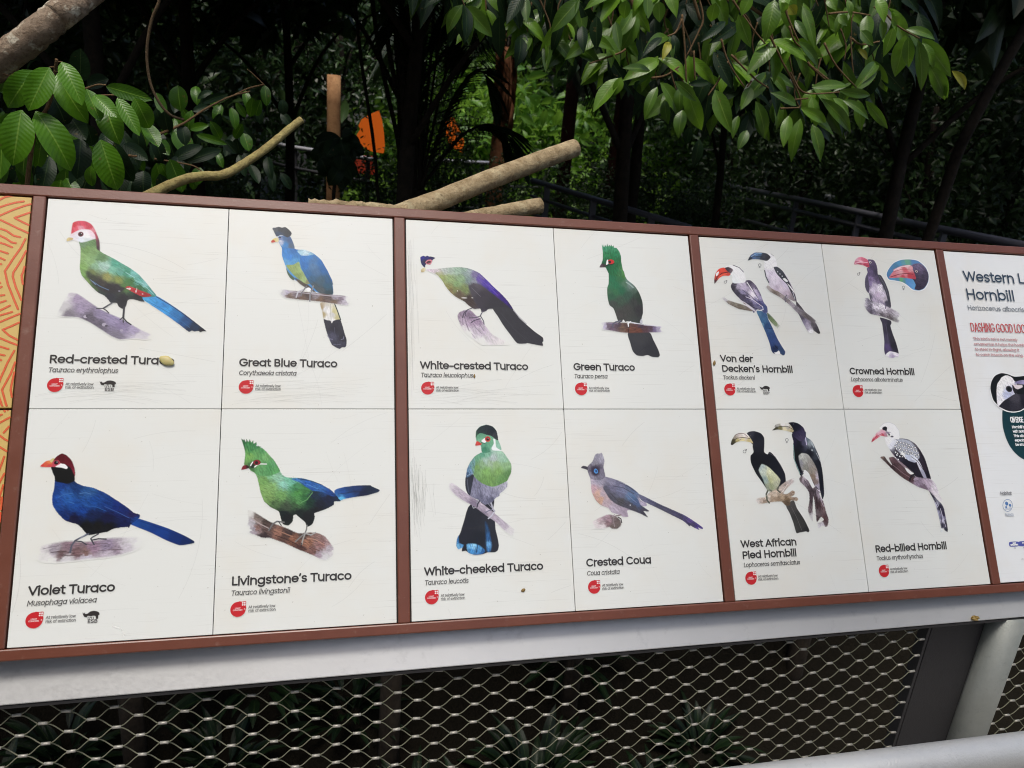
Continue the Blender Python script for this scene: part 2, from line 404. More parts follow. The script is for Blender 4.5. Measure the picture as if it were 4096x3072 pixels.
# a geometric monoline alphabet (x-height .55, capitals .70 of the em)
R_ = .232; CY = .275
GL = {' ': (.27, []),
 'a': (.64, [('a', .30, CY, R_, R_, 0, 360), ('l', .535, .55, .535, 0)]), 'b': (.63, [('l', .10, .0, .10, .74), ('a', .335, CY, R_, R_, 0, 360)]),
 'c': (.565, [('a', .30, CY, R_, R_, 42, 318)]), 'd': (.64, [('l', .535, 0, .535, .74), ('a', .30, CY, R_, R_, 0, 360)]),
 'e': (.595, [('a', .30, CY, R_, R_, 0, 322), ('l', .068, CY, .53, CY)]), 'f': (.33, [('l', .15, 0, .15, .58), ('a', .27, .58, .12, .12, 180, 90), ('l', .27, .70, .31, .70), ('l', .04, .50, .30, .50)]),
 'g': (.64, [('a', .30, CY, R_, R_, 0, 360), ('l', .535, .55, .535, -.01), ('a', .305, -.01, .23, .185, 0, -150)]), 'h': (.60, [('l', .10, 0, .10, .74), ('a', .30, .31, .2, .195, 180, 0), ('l', .50, .31, .50, 0)]),
 'i': (.215, [('l', .107, 0, .107, .53), ('d', .107, .69)]), 'k': (.53, [('l', .10, 0, .10, .74), ('l', .13, .27, .42, .53), ('l', .22, .35, .47, .01)]), 'l': (.215, [('l', .107, 0, .107, .74)]),
 'm': (.90, [('l', .10, 0, .10, .55), ('a', .275, .335, .175, .17, 180, 0), ('l', .45, .335, .45, 0), ('a', .625, .335, .175, .17, 180, 0), ('l', .80, .335, .80, 0)]),
 'n': (.60, [('l', .10, 0, .10, .55), ('a', .30, .31, .2, .195, 180, 0), ('l', .50, .31, .50, 0)]), 'o': (.605, [('a', .303, CY, R_, R_, 0, 360)]),
 'p': (.63, [('l', .10, -.22, .10, .55), ('a', .335, CY, R_, R_, 0, 360)]), 'r': (.365, [('l', .10, 0, .10, .55), ('a', .30, .31, .2, .19, 180, 88), ('l', .30, .50, .34, .50)]),
 's': (.475, [('a', .235, .395, .15, .115, 25, 250), ('l', .19, .29, .29, .255), ('a', .235, .155, .16, .115, 60, -155)]), 't': (.35, [('l', .155, .66, .155, .14), ('a', .265, .14, .11, .10, 180, 270), ('l', .265, .04, .31, .04), ('l', .03, .50, .31, .50)]),
 'u': (.60, [('l', .10, .55, .10, .24), ('a', .30, .24, .2, .2, 180, 360), ('l', .50, .55, .50, 0)]), 'v': (.51, [('l', .04, .53, .255, .03, .47, .53)]), 'w': (.73, [('l', .04, .53, .20, .03, .365, .50, .53, .03, .69, .53)]),
 'x': (.5, [('l', .04, .53, .46, .01), ('l', .46, .53, .04, .01)]), 'y': (.51, [('l', .04, .53, .265, .03), ('l', .47, .53, .17, -.21)]), 'z': (.48, [('l', .05, .5, .41, .5, .06, .045, .42, .045)]),
 'A': (.68, [('l', .04, 0, .34, .67, .64, 0), ('l', .15, .21, .53, .21)]), 'B': (.60, [('l', .32, .66, .11, .66, .11, .04, .34, .04), ('l', .11, .365, .34, .365), ('a', .32, .512, .15, .148, 90, -90), ('a', .34, .203, .165, .163, 90, -90)]),
 'C': (.73, [('a', .39, .35, .315, .315, 45, 315)]), 'D': (.71, [('l', .31, .66, .11, .66, .11, .04, .31, .04), ('a', .31, .35, .31, .31, 90, -90)]), 'E': (.53, [('l', .45, .66, .11, .66, .11, .04, .45, .04), ('l', .11, .36, .42, .36)]),
 'F': (.51, [('l', .45, .66, .11, .66, .11, 0), ('l', .11, .36, .40, .36)]), 'G': (.77, [('a', .39, .35, .315, .315, 42, 345), ('l', .70, .27, .70, .33, .42, .33)]), 'H': (.69, [('l', .11, 0, .11, .70), ('l', .58, 0, .58, .70), ('l', .11, .36, .58, .36)]),
 'I': (.22, [('l', .11, 0, .11, .70)]), 'K': (.6, [('l', .11, 0, .11, .7), ('l', .13, .3, .5, .68), ('l', .25, .42, .55, .01)]), 'L': (.47, [('l', .11, .70, .11, .045, .43, .045)]), 'M': (.85, [('l', .11, 0, .11, .66, .425, .20, .74, .66, .74, 0)]),
 'N': (.71, [('l', .11, 0, .11, .66, .60, .04, .60, .70)]), 'O': (.78, [('a', .39, .35, .315, .315, 0, 360)]), 'P': (.58, [('l', .11, 0, .11, .66, .34, .66), ('l', .11, .31, .34, .31), ('a', .34, .485, .175, .175, 90, -90)]),
 'R': (.60, [('l', .11, 0, .11, .66, .33, .66), ('l', .11, .33, .33, .33), ('a', .33, .495, .165, .165, 90, -90), ('l', .31, .33, .52, .01)]), 'S': (.58, [('a', .29, .505, .19, .15, 35, 240), ('l', .21, .38, .37, .325), ('a', .29, .195, .205, .155, 60, -150)]),
 'T': (.56, [('l', .03, .66, .53, .66), ('l', .28, .66, .28, 0)]), 'U': (.7, [('l', .11, .7, .11, .25), ('a', .35, .25, .24, .21, 180, 360), ('l', .59, .25, .59, .7)]), 'V': (.64, [('l', .04, .68, .32, .03, .60, .68)]), 'W': (.93, [('l', .04, .68, .25, .04, .465, .64, .68, .04, .89, .68)]),
 '-': (.43, [('l', .06, .275, .37, .275)]), "'": (.20, [('l', .12, .70, .075, .56)]), '.': (.2, [('d', .1, .055)]), ',': (.2, [('l', .12, .07, .07, -.09)])}
def twidth(t): return sum(GL[c][0] for c in t if c in GL)

# ---------------------------------------------------------------- the board
TL = Vector((0, 0, 1.37))
board = empty('information_board', (0, 0, 0), 'long red-brown framed board of bird panels tilted back on the railing', 'information board')
Bd = Vector((0, -.523625, -.851949))
board.location = TL + Bd*.769; board.rotation_euler = (math.acos(.523625), 0, 0)
H = .769
def bl(u, v, z=0): return (u, H-v, z)           # board-local point
W_, G_ = .30, .0209
UX0, UX1 = -.62-G_, 4*(2*W_+G_)
f = MB()
f.box(UX0, UX1, H, H+.0195, -.034, .0035); f.box(UX0, UX1, 0, .0178, -.034, .0035)
vs = []
u = 0.0
for k in range(5): vs.append((k*(2*W_+G_)-G_, k*(2*W_+G_))); vs.append((-.62-G_, -.62))
for a, b in vs: f.box(a, b, .0178, H, -.034, .0035)
f.build('frame', M['frame'], board, bevel=.0022)
bk = MB(); bk.box(UX0+.002, UX1-.002, .002, H+.017, -.037, -.0345); bk.box(UX0+.004, UX1-.004, .019, H-.001, -.012, -.0065)
bk.build('backing', M['back'], board)
PR = [  # sky glare partly painted into the inks of the middle and right birds
["red-crested turaco",[0,0],[["p",[323,2143,386,1948,461,1751,595,1746,759,1857,949,1994,1136,2092,1324,2177,1466,2264,1656,2376,1846,2463,1906,2513,1711,2536,1550,2521,1323,2545,1184,2491,1019,2380,831,2256,647,2172,490,2164],[[322,2130,8813457,0.1],[390,2000,9734809,0.45],[419,1792,12628935,0.1],[506,1763,11576503,0.6],[488,2125,6971761,0.9],[601,1837,10589100],[679,1990,10129063],[1002,2109,9405857],[827,2192,6314599],[991,2290,6643565],[1354,2306,8879259],[1165,2182,9734825],[1252,2490,6972024,0.9],[1542,2379,10129071,0.9],[1617,2494,10655416,0.4],[1847,2489,12234955,0.0],[1727,2400,10655416,0.5]],0.3,20,1.2],["e",757,2155,31,26,11709115,0.4],["e",1058,2289,36,31,11183028,0.4],["e",1336,2384,27,23,10788272,0.4],["e",779,2142,16,23,5722461,0.4],["e",1093,2308,23,18,5590876,0.4],["p",[1588,1775,1714,1730,1855,1738,2097,1889,2342,2067,2564,2247,2700,2362,2652,2366,2605,2383,2569,2363,2510,2375,2462,2361,2415,2383,2256,2255,2037,2090,1818,1938],[[1672,1811,4825555],[1811,1793,4166863],[1907,1843,3706059],[2032,1998,3839446],[1980,1893,3309763],[2223,2045,2650284],[2155,2100,2913975],[2349,2226,1723007],[2392,2119,1590649],[2517,2275,1190729],[2449,2342,1189442],[2664,2363,1184281]],0.25,35,0.5],["l",[1856,1759,2098,1905,2343,2083,2565,2263,2688,2357],1.25,1186610,0.4],["l",[1672,1824,1960,1973,2252,2163,2424,2304],0.75,2384792,0.4],["p",[562,795,595,914,606,1100,610,1286,650,1416,736,1518,835,1632,931,1720,1025,1769,1098,1845,1136,1896,1227,1893,1265,1957,1336,1999,1383,1940,1407,1834,1487,1818,1593,1848,1674,1856,1635,1778,1855,1751,1779,1634,1679,1505,1554,1363,1408,1249,1263,1162,1119,1075,976,1001,904,946,891,818,839,658,721,611,591,727],[[697,936,7312212],[651,1258,8365662],[628,1099,8825193],[757,1146,8957298],[791,984,7838048],[644,831,6981987],[779,797,6325074],[935,1084,6194005],[1014,1240,10732471],[855,1248,8826252],[944,1217,10206382],[1172,1179,5349512],[1366,1331,4625272],[1132,1288,7910814],[1250,1336,6398095],[1561,1483,6465180],[1460,1354,7451820],[1757,1662,4887441],[1657,1532,8370357],[1421,1489,4092476],[1235,1470,8161607],[1049,1425,9277009],[1335,1599,5272636],[1568,1616,3367997],[1687,1665,4159058],[816,1356,6779974],[916,1484,5263166],[786,1410,3884336],[1015,1612,3025707],[1198,1604,2828076],[735,1492,6981962],[857,1631,4678199],[976,1718,2635057],[1116,1766,2171951],[1325,1811,1908003],[1378,1940,2236967],[1554,1776,2039585],[1649,1825,2435631],[662,1416,7707991]],0.3,35,0.5],["p",[728,1333,818,1388,913,1436,1032,1519,1196,1578,1348,1612,1295,1693,1181,1711,1021,1704,879,1617,781,1503,739,1425],[[821,1435,3554094],[964,1535,3485996],[1108,1634,2368037],[1270,1654,2499625],[774,1411,3949875],[877,1591,3093302]],0.35,30,2.0],["l",[827,1514,946,1601,1087,1662],1.22,5928340,1],["l",[791,1489,876,1570],0.98,7967403,1],["p",[1355,1611,1403,1577,1569,1643,1736,1703,1780,1741,1670,1772,1551,1728,1443,1669],[[1428,1608,12135220],[1572,1682,11150125],[1714,1730,9707560]],0.35,20,0.5],["e",1418,1627,23,19,14666440,0.4],["e",1525,1671,12,24,14401471,0.4],["e",1632,1715,14,11,13739176,0.4],["e",1534,1631,7,27,13154992,0.4],["e",1383,1623,14,11,14342615,0.4],["e",1259,1676,18,11,8750483,0.4],["l",[1489,1459,1633,1533,1807,1713],1.0,9618626,1],["l",[1343,1332,1487,1419],1.0,10276042,1],["l",[1181,1339,1305,1467,1380,1570],0.99,4420674,1],["l",[1420,1462,1564,1536,1662,1639],1.0,2248496,1],["p",[419,696,447,614,579,552,718,570,814,633,838,718,776,748,687,788,597,812,527,779,469,766],[[451,667,14733270],[500,718,14670820],[680,694,15658735],[768,635,15323868],[593,753,14607597],[685,762,13884638]],0.08,20,1],["p",[432,660,433,547,447,452,524,414,638,412,734,461,797,552,843,658,883,764,900,898,899,952,851,914,834,794,804,655,723,570,581,571,493,619],[[461,491,12856635],[446,600,13121868],[573,457,13451864],[641,453,13057107],[714,516,12663629],[579,552,14653093],[490,584,13717346],[765,581,13860748],[816,660,11223896],[872,819,5779773],[878,912,4140082]],0.2,60,0.8],["p",[367,766,398,730,467,739,462,769,381,803],[[389,752,13680780],[434,757,12626553]],0.05,0,0.5],["e",582,660,46,48,10978446,0.4],["e",582,660,39,40,5181980,0.4],["e",580,663,20,22,1184274,0.4],["e",593,646,7,8,13679298,0.4],["l",[1158,1895,1093,1945,1028,1999],2.69,5329753,0.4],["l",[1082,1950,1017,1999,922,2003],1.95,4211015,0.4],["l",[1022,1999,1076,2034,1117,2079],1.95,4605259,0.4],["l",[1352,1962,1350,2150],3.44,3487034,0.4],["l",[1345,2151,1407,2227,1478,2277],2.2,3092276,0.4],["l",[1345,2145,1302,2191],1.96,3684156,0.4],["l",[1345,2151,1355,2241],1.71,3487034,0.4]],[["t","Red-crested Turaco",27.2,297.0,219.1,297.4],["i","Tauraco erythrolophus",26.7,313.4,131.8,313.3]],[38.1,335.5,49.8,323.5],[[53.9,335.3],[96.0,335.3],[53.7,341.0],[96.8,341.2]],[[105.4,326.7],[130.6,338.5],"ESB",[113.6,344.6],[128.1,344.5]]],
["great blue turaco",[0.3,0],[["p",[1648,1763,1898,1793,1958,1932,1999,2084,1900,2125,1852,2159,1817,2114,1710,2097,1680,1941],[[1661,1865,10653808],[1690,1991,11181174],[1732,1888,14013908],[1803,1937,15329769],[1863,1986,13421770],[1898,1934,13025426],[1959,2034,12564876],[1781,2065,14540251],[1852,2113,15592941]],0.15,80,0.5],["l",[1831,1788,1827,1936,1843,2139],0.99,11842730,1],["l",[1902,1785,1958,1932,2009,2083],1.98,3160883,0.4],["p",[1705,2087,1769,2101,1828,2109,1852,2159,1876,2113,1999,2079,2043,2197,2079,2335,2120,2473,2104,2600,2032,2614,1997,2640,1931,2616,1855,2562,1807,2455,1759,2318],[[1782,2191,2697269],[1900,2239,1644584],[2019,2236,2368560],[1854,2442,4408152],[2067,2437,1973547],[1902,2566,3158080],[2044,2563,3355461]],0.3,70,0.5],["l",[1772,2394,1819,2455,1866,2462],0.97,8684701,0.8],["l",[2020,2463,2063,2450,2067,2407],0.98,7763597,0.8],["l",[1879,2554,1938,2566,2009,2551],0.73,7039873,0.8],["l",[1900,2239,1913,2415],0.74,4737115,0.8],["p",[900,647,944,736,952,891,1002,1044,1026,1108,1112,1297,1278,1393,1420,1464,1587,1573,1861,1607,1859,1395,1847,1317,1822,1266,1749,1113,1652,935,1507,811,1363,760,1173,737,1123,569,1074,493,885,504],[[1031,705,2848700],[986,812,3047366],[1081,911,3046856],[1222,852,3045304],[1036,1017,5741519],[1177,984,4821447],[1173,776,2517934],[1316,768,5213115]],0.22,70,0.5],["p",[1027,1121,1068,1196,1123,1258,1182,1315,1160,1354,1100,1311,1052,1228],[[0,0,4217159]],0.2,60,0.5],["p",[1182,1307,1396,1409,1563,1574,1468,1544,1278,1424],[[1277,1367,4997432],[1468,1514,4274229]],0.2,30,1],["p",[1026,1074,1154,1050,1253,993,1297,1134,1394,1259,1471,1398,1396,1419,1277,1347,1158,1249],[[1179,1114,9282403],[1274,1135,9874797],[1371,1337,10072952],[1085,1118,8952665],[1229,1292,8295252],[1419,1374,8750428]],0.25,60,0.8],["p",[1270,927,1364,844,1507,837,1652,948,1773,1164,1847,1317,1869,1399,1859,1420,1863,1606,1658,1599,1563,1530,1443,1391,1346,1215,1284,1062],[[1318,925,2782141],[1412,894,3374014],[1367,1053,2583986],[1509,968,4289447],[1510,1072,4945311],[1701,1115,2252958],[1652,987,2517934],[1559,1174,4287123],[1417,1232,2581142],[1656,1351,3561065],[1775,1346,2183542],[1776,1450,2249066],[1657,1532,4476757],[1801,1578,2178631],[1538,1459,4214615],[1489,1307,2972283]],0.18,60,0.7],["p",[1221,778,1315,747,1387,764,1519,828,1412,858,1293,861],[[1269,810,10667991],[1387,796,12638691],[1483,833,9156558]],0.3,20,1],["l",[1652,961,1761,1139,1847,1343],1.25,2252449,1],["l",[1465,1333,1609,1457,1824,1500],0.74,2639446,1],["p",[863,544,932,496,1074,498,1135,594,1173,729,1078,734,948,704,888,629],[[910,568,7636140],[935,632,10924234],[1004,549,4089235],[1075,571,3955074],[1124,674,5071226],[1006,667,3374010]],0.15,50,0.5],["p",[769,353,823,339,882,322,941,332,1000,318,1072,374,1115,432,1097,486,1039,521,932,480,850,516,809,442],[[812,382,4475733],[930,369,2765115],[1049,415,2304821],[885,464,2506073]],0.25,70,0.5],["p",[756,608,793,561,874,536,888,608,818,625,766,641],[[817,581,13811831],[863,570,13879449]],0.05,0,0.5],["p",[756,608,793,582,829,612,806,634,762,641],[[0,0,11811372]],0.05,0,0.5],["e",909,531,19,16,1382447,0.4],["e",916,601,28,21,12436692,1.5],["p",[903,1567,1000,1542,1093,1554,1304,1566,1563,1582,1849,1607,2040,1615,2149,1642,2185,1693,2137,1798,1897,1780,1660,1753,1423,1733,1189,1716,1003,1685],[[919,1561,10655918,0.05],[978,1609,9800610,0.45],[1047,1594,10722223,0.9],[1095,1669,7561559],[1234,1612,7629168],[1306,1699,6574149],[1422,1644,5391167],[1563,1613,9077385],[1659,1724,6836803],[1777,1656,5786184],[1897,1639,10196127],[1897,1742,7232332],[2017,1686,8220798],[2077,1722,10721198,0.7],[2161,1706,11774403,0.05]],0.45,5,1],["l",[1093,1574,1422,1598,1801,1629,2040,1641],1.22,12630468,1],["l",[1396,1460,1355,1523,1316,1584,1300,1648],2.22,7368824,0.4],["l",[1327,1532,1245,1574,1217,1677],2.46,12434885,0.4],["l",[1514,1450,1492,1538,1460,1617,1457,1744],2.47,8422025,0.4],["l",[1469,1578,1563,1582],1.48,10264230,0.4],["e",1432,1520,42,36,15592943,0.4],["l",[1392,1465,1350,1523],1.97,6974322,0.4]],[["t","Great Blue Turaco",27.6,298.8,194.5,298.2],["i","Corythaeola cristata",27.0,315.1,123.6,314.5]],[39.4,336.5,51.7,324.5],[[55.3,336.2],[97.4,336.1],[55.0,341.9],[98.5,342.1]],None],
["violet turaco",[0,0.3755],[["p",[312,2259,493,2195,756,2157,1026,2180,1339,2138,1682,2132,1857,2163,1819,2310,1583,2393,1358,2431,1044,2451,757,2477,515,2480,358,2428],[[326,2295,12761288,0.0],[432,2252,11707832,0.4],[465,2397,12498116,0.25],[566,2282,9602964,0.9],[784,2243,8613239],[683,2370,7165785],[903,2344,7559516],[1122,2281,9270665],[1037,2350,8348511],[1347,2266,9010321],[1464,2319,9272717,0.95],[1356,2400,11180463,0.7],[1622,2277,11181489,0.6],[1802,2211,12234176,0.05],[1731,2183,11708347,0.3],[1043,2434,11510463,0.6],[515,2470,13288664,0.05],[756,2457,11708860,0.4]],0.5,-4,2],["l",[526,2328,679,2310,859,2354],1.15,4798265,1],["l",[728,2384,950,2382],0.93,4535093,1],["l",[1216,2333,1396,2316,1579,2329],0.94,6574938,1],["l",[895,2235,1118,2220,1344,2217],0.93,6707042,1],["l",[411,2263,628,2224],0.92,7760243,1],["p",[1622,1895,1712,1841,1793,1838,2019,1921,2259,2017,2502,2138,2653,2232,2655,2264,2544,2285,2425,2290,2221,2202,1980,2069,1742,1961],[[1715,1898,1722002],[1903,1942,1523586],[2022,1971,1324410],[2144,2075,1456770],[2384,2159,1191018],[2554,2240,1189724],[2625,2251,1189194]],0.15,25,0.5],["l",[1783,1868,2021,1956,2261,2059,2601,2237],0.72,1189730,0.8],["p",[449,1030,493,1131,497,1304,479,1428,495,1576,591,1725,711,1839,871,1894,943,1957,1041,2071,1153,2063,1287,2038,1332,2030,1421,1987,1535,1969,1627,1967,1646,1982,1675,1921,1792,1826,1796,1769,1706,1736,1584,1632,1439,1528,1270,1411,1081,1318,919,1277,813,1225,775,1161,786,1061,666,908,534,956],[[611,1083,1184274],[682,1134,1184278],[601,1257,1587066],[541,1355,1588094],[571,1455,2116762],[728,1459,2447004],[655,1383,2643098],[972,1391,2576521],[830,1312,1521002],[1117,1519,1590153],[1204,1446,1917058],[945,1663,1457028],[805,1585,1787534],[1304,1574,1324406],[1062,1368,2905227],[1541,1681,1517154],[1444,1603,1321066],[1708,1773,2301772],[704,1754,1190500],[1088,1766,1187396],[1319,1823,1185078],[1009,1935,1184275],[1190,1942,1184274],[1329,1971,1184278],[820,1806,1184307],[1601,1931,1186116],[1735,1836,1324406],[507,1502,1457286],[984,1565,2116754]],0.4,30,0.5],["l",[975,1602,1124,1619,1289,1698],0.71,3170470,0.8],["l",[1261,1623,1450,1715,1641,1821],0.96,3954838,0.6],["l",[1176,1719,1408,1776,1665,1839],0.95,1184318,0.8],["l",[1287,1673,1502,1804],0.72,1184326,0.8],["l",[571,1455,657,1407,769,1398],0.94,4156586,1],["l",[882,1401,972,1391,1042,1417],1.19,5076139,1],["l",[733,1533,803,1560],0.95,4223154,1],["p",[427,884,453,842,494,792,563,745,633,769,719,859,773,986,787,1086,779,1166,747,1035,680,954,552,901],[[567,793,5313050],[481,855,6362402],[660,833,6033951],[738,960,6755879],[779,1061,8332341],[768,1136,4657687]],0.3,60,0.5],["p",[422,962,511,961,672,989,756,1061,790,1187,690,1239,598,1220,511,1193,481,1093],[[0,0,1184274]],0.1,0,0.5],["p",[424,899,459,860,526,856,558,914,493,961,432,955],[[0,0,12274523]],0.1,0,0.5],["e",497,893,34,33,4330013,0.4],["e",500,893,23,23,1184274,0.4],["e",508,883,7,8,13747402,0.4],["p",[489,961,553,919,621,920,670,971,654,999,580,975],[[0,0,15724527]],0.03,0,0.5],["p",[269,954,305,902,347,865,413,854,440,905,431,965],[[286,947,13187641],[392,874,14449997],[351,916,13786434],[398,946,13257036]],0.08,0,0.5],["p",[396,859,444,817,464,832,432,889],[[0,0,13484677]],0.05,0,0.5],["l",[1051,2054,932,2115,863,2154,817,2232,804,2335],2.59,5527654,0.4],["l",[863,2159,958,2172,1033,2224],1.87,4211019,0.4],["l",[1198,2060,1111,2110,1090,2134,1146,2228],2.13,4145483,0.4],["l",[1114,2154,1203,2138,1317,2147],2.12,3290172,0.4],["l",[1017,2053,932,2123],1.18,9278631,0.4]],[["t","Violet Turaco",26.5,296.8,148.6,297.6],["i","Musophaga violacea",25.2,312.6,123.3,313.5]],[37.1,335.2,49.5,323.2],[[53.2,334.1],[95.4,334.8],[53.2,340.3],[96.2,341.2]],[[105.1,325.9],[129.6,338.6],"ESB",[112.9,344.1],[127.5,344.3]]],
["livingstone's turaco",[0.3,0.3755],[["p",[464,2098,505,1934,488,1756,592,1783,756,1895,872,1966,1130,2075,1318,2165,1505,2160,1647,2177,1766,2242,1862,2365,1922,2463,1888,2569,1746,2634,1557,2543,1322,2438,1088,2322,856,2230,741,2221,602,2162],[[486,2075,10722743,0.0],[512,1792,10458770,0.2],[551,1959,10524580,0.7],[600,2079,8680839,0.8],[641,1891,7628640],[645,2057,8282715],[803,1944,4470577],[806,2087,5850689],[992,2141,8872274],[1086,2239,5454900],[1226,2268,8279362],[1154,2147,4470065],[1461,2325,9923156],[1412,2204,5521979],[1696,2358,9201507],[1648,2237,8611681],[1863,2461,10127259,0.7],[1815,2339,10060161],[1345,2415,4796201],[1557,2495,7557963],[1769,2599,10655154,0.3],[1651,2547,9138565,0.8],[1911,2487,11181491,0.1],[763,2203,3681324]],0.6,25,0.9],["l",[549,1888,689,1988,829,2064],1.4,11444638,1],["l",[921,2091,1085,2156,1225,2221],1.41,10713701,1],["l",[1460,2254,1601,2283,1744,2372],1.42,11766392,1],["l",[947,2187,1133,2265,1321,2367],1.17,3481882,1],["l",[1509,2398,1674,2477],1.42,6833468,1],["p",[1916,1456,2073,1398,2318,1374,2539,1376,2564,1397,2700,1463,2675,1499,2576,1529,2465,1556,2244,1580,2074,1610,1966,1642],[[2049,1471,2050190],[1977,1482,3103906],[2293,1453,1716063],[2171,1425,1718122],[2539,1459,1253430],[2650,1474,1582395],[2026,1606,5943260],[1989,1544,3370154],[2416,1530,1186360],[2171,1554,1919114]],0.25,-5,0.5],["l",[1977,1519,2269,1482,2613,1460],0.73,1184301,0.8],["p",[503,1058,574,1115,617,1182,648,1292,687,1462,748,1608,867,1719,984,1783,1021,1880,1058,2000,1152,2028,1221,1963,1236,1863,1278,1852,1349,1914,1433,1989,1457,2062,1551,2022,1590,1903,1584,1838,1739,1786,1810,1755,1906,1701,1917,1645,2026,1638,1989,1593,1953,1543,1856,1442,1686,1339,1494,1261,1303,1220,1113,1204,1030,1153,956,1005,871,880,728,780],[[735,1074,6528098],[851,1003,5608536],[925,1176,9222812],[831,1150,7908994],[740,1269,7248471],[696,1365,8102748],[859,1369,8234595],[1069,1325,8962222],[996,1226,9354916],[1026,1519,7117400],[840,1538,7509334],[935,1661,4941631],[1209,1280,6925461],[1114,1253,7516820],[1307,1477,5016647],[1258,1379,4555349],[1403,1577,3369785],[1309,1623,5145930],[1449,1432,4159298],[1499,1629,1257249],[1123,1715,3951415],[1263,1695,3691829],[1126,1883,1184274],[1078,1834,1186584],[1455,1894,1184274],[1312,1817,1186583],[1690,1683,1185317],[1809,1588,1186098],[1569,1533,1583419],[1760,1489,1586527],[1643,1803,1184275],[791,1464,8036189]],0.45,30,0.5],["p",[1185,1235,1350,1226,1494,1266,1686,1344,1856,1447,1948,1548,1856,1545,1688,1467,1544,1444,1424,1370,1328,1302],[[1303,1245,4224178],[1447,1297,2645677],[1399,1259,2971275],[1639,1388,3105446],[1544,1410,2446494],[1832,1491,1785986],[1687,1438,3104414]],0.5,25,0.8],["l",[1303,1233,1494,1274,1711,1352],0.97,1190215,0.8],["l",[1447,1334,1639,1417],1.21,5343427,1],["l",[1544,1483,1451,1603,1357,1649],1.21,6856292,1],["p",[403,952,417,800,394,677,343,521,377,549,390,529,420,589,432,530,461,584,483,535,508,590,540,555,551,610,594,586,603,642,667,668,775,768,872,893,945,1005,994,1104,831,1174,644,1158,503,1058,413,1000],[[397,591,3040571],[444,628,4359245],[493,703,4688464],[436,751,6198866],[496,826,8237662],[611,778,6396506],[561,654,4225869],[777,854,7580266],[680,730,5279319],[688,1025,6265440],[501,997,4220733],[827,1003,5346392],[873,979,6199911],[453,923,7052885],[923,1078,5937757]],0.4,70,0.5],["l",[420,584,458,702,496,826],0.96,3172152,1],["l",[478,599,512,728],0.96,3238716,1],["l",[549,630,587,753],0.96,3831621,1],["l",[373,566,419,727],0.96,2973494,1],["e",612,645,19,12,13949914,1],["e",679,680,14,10,13424595,1],["p",[492,997,560,944,571,1023,530,1037],[[0,0,2371107]],0.1,0,0.5],["l",[510,992,528,954,550,929],1.9,15330284,0.4],["l",[576,1018,617,984,663,966,770,970],1.67,15724527,0.4],["e",611,940,63,47,6558236,0.4],["e",611,940,51,37,9708337,0.4],["e",606,943,28,27,2167314,0.4],["p",[362,1063,385,995,443,981,492,1016,461,1043],[[409,1020,8003371],[467,1011,3412760],[376,1051,8332335]],0.1,0,0.5],["l",[1081,1973,965,1954,896,1995,834,2100],2.6,7105644,0.4],["l",[988,1955,1036,2024],1.65,4540232,0.4],["l",[1461,2038,1453,2110,1430,2169,1273,2306],2.38,8158330,0.4],["l",[1430,2169,1530,2204,1605,2164],2.13,10724514,0.4],["l",[1435,2169,1403,2251,1377,2357],2.37,10263705,0.4],["l",[1377,2334,1368,2393],1.18,1184274,0.4]],[["t","Livingstone's Turaco",27.1,298.4,220.3,297.0],["i","Tauraco livingstonii",26.6,314.3,118.8,313.7]],[37.9,336.6,50.4,324.9],[[54.1,336.0],[96.7,335.8],[54.3,341.9],[97.6,342.0]],None],
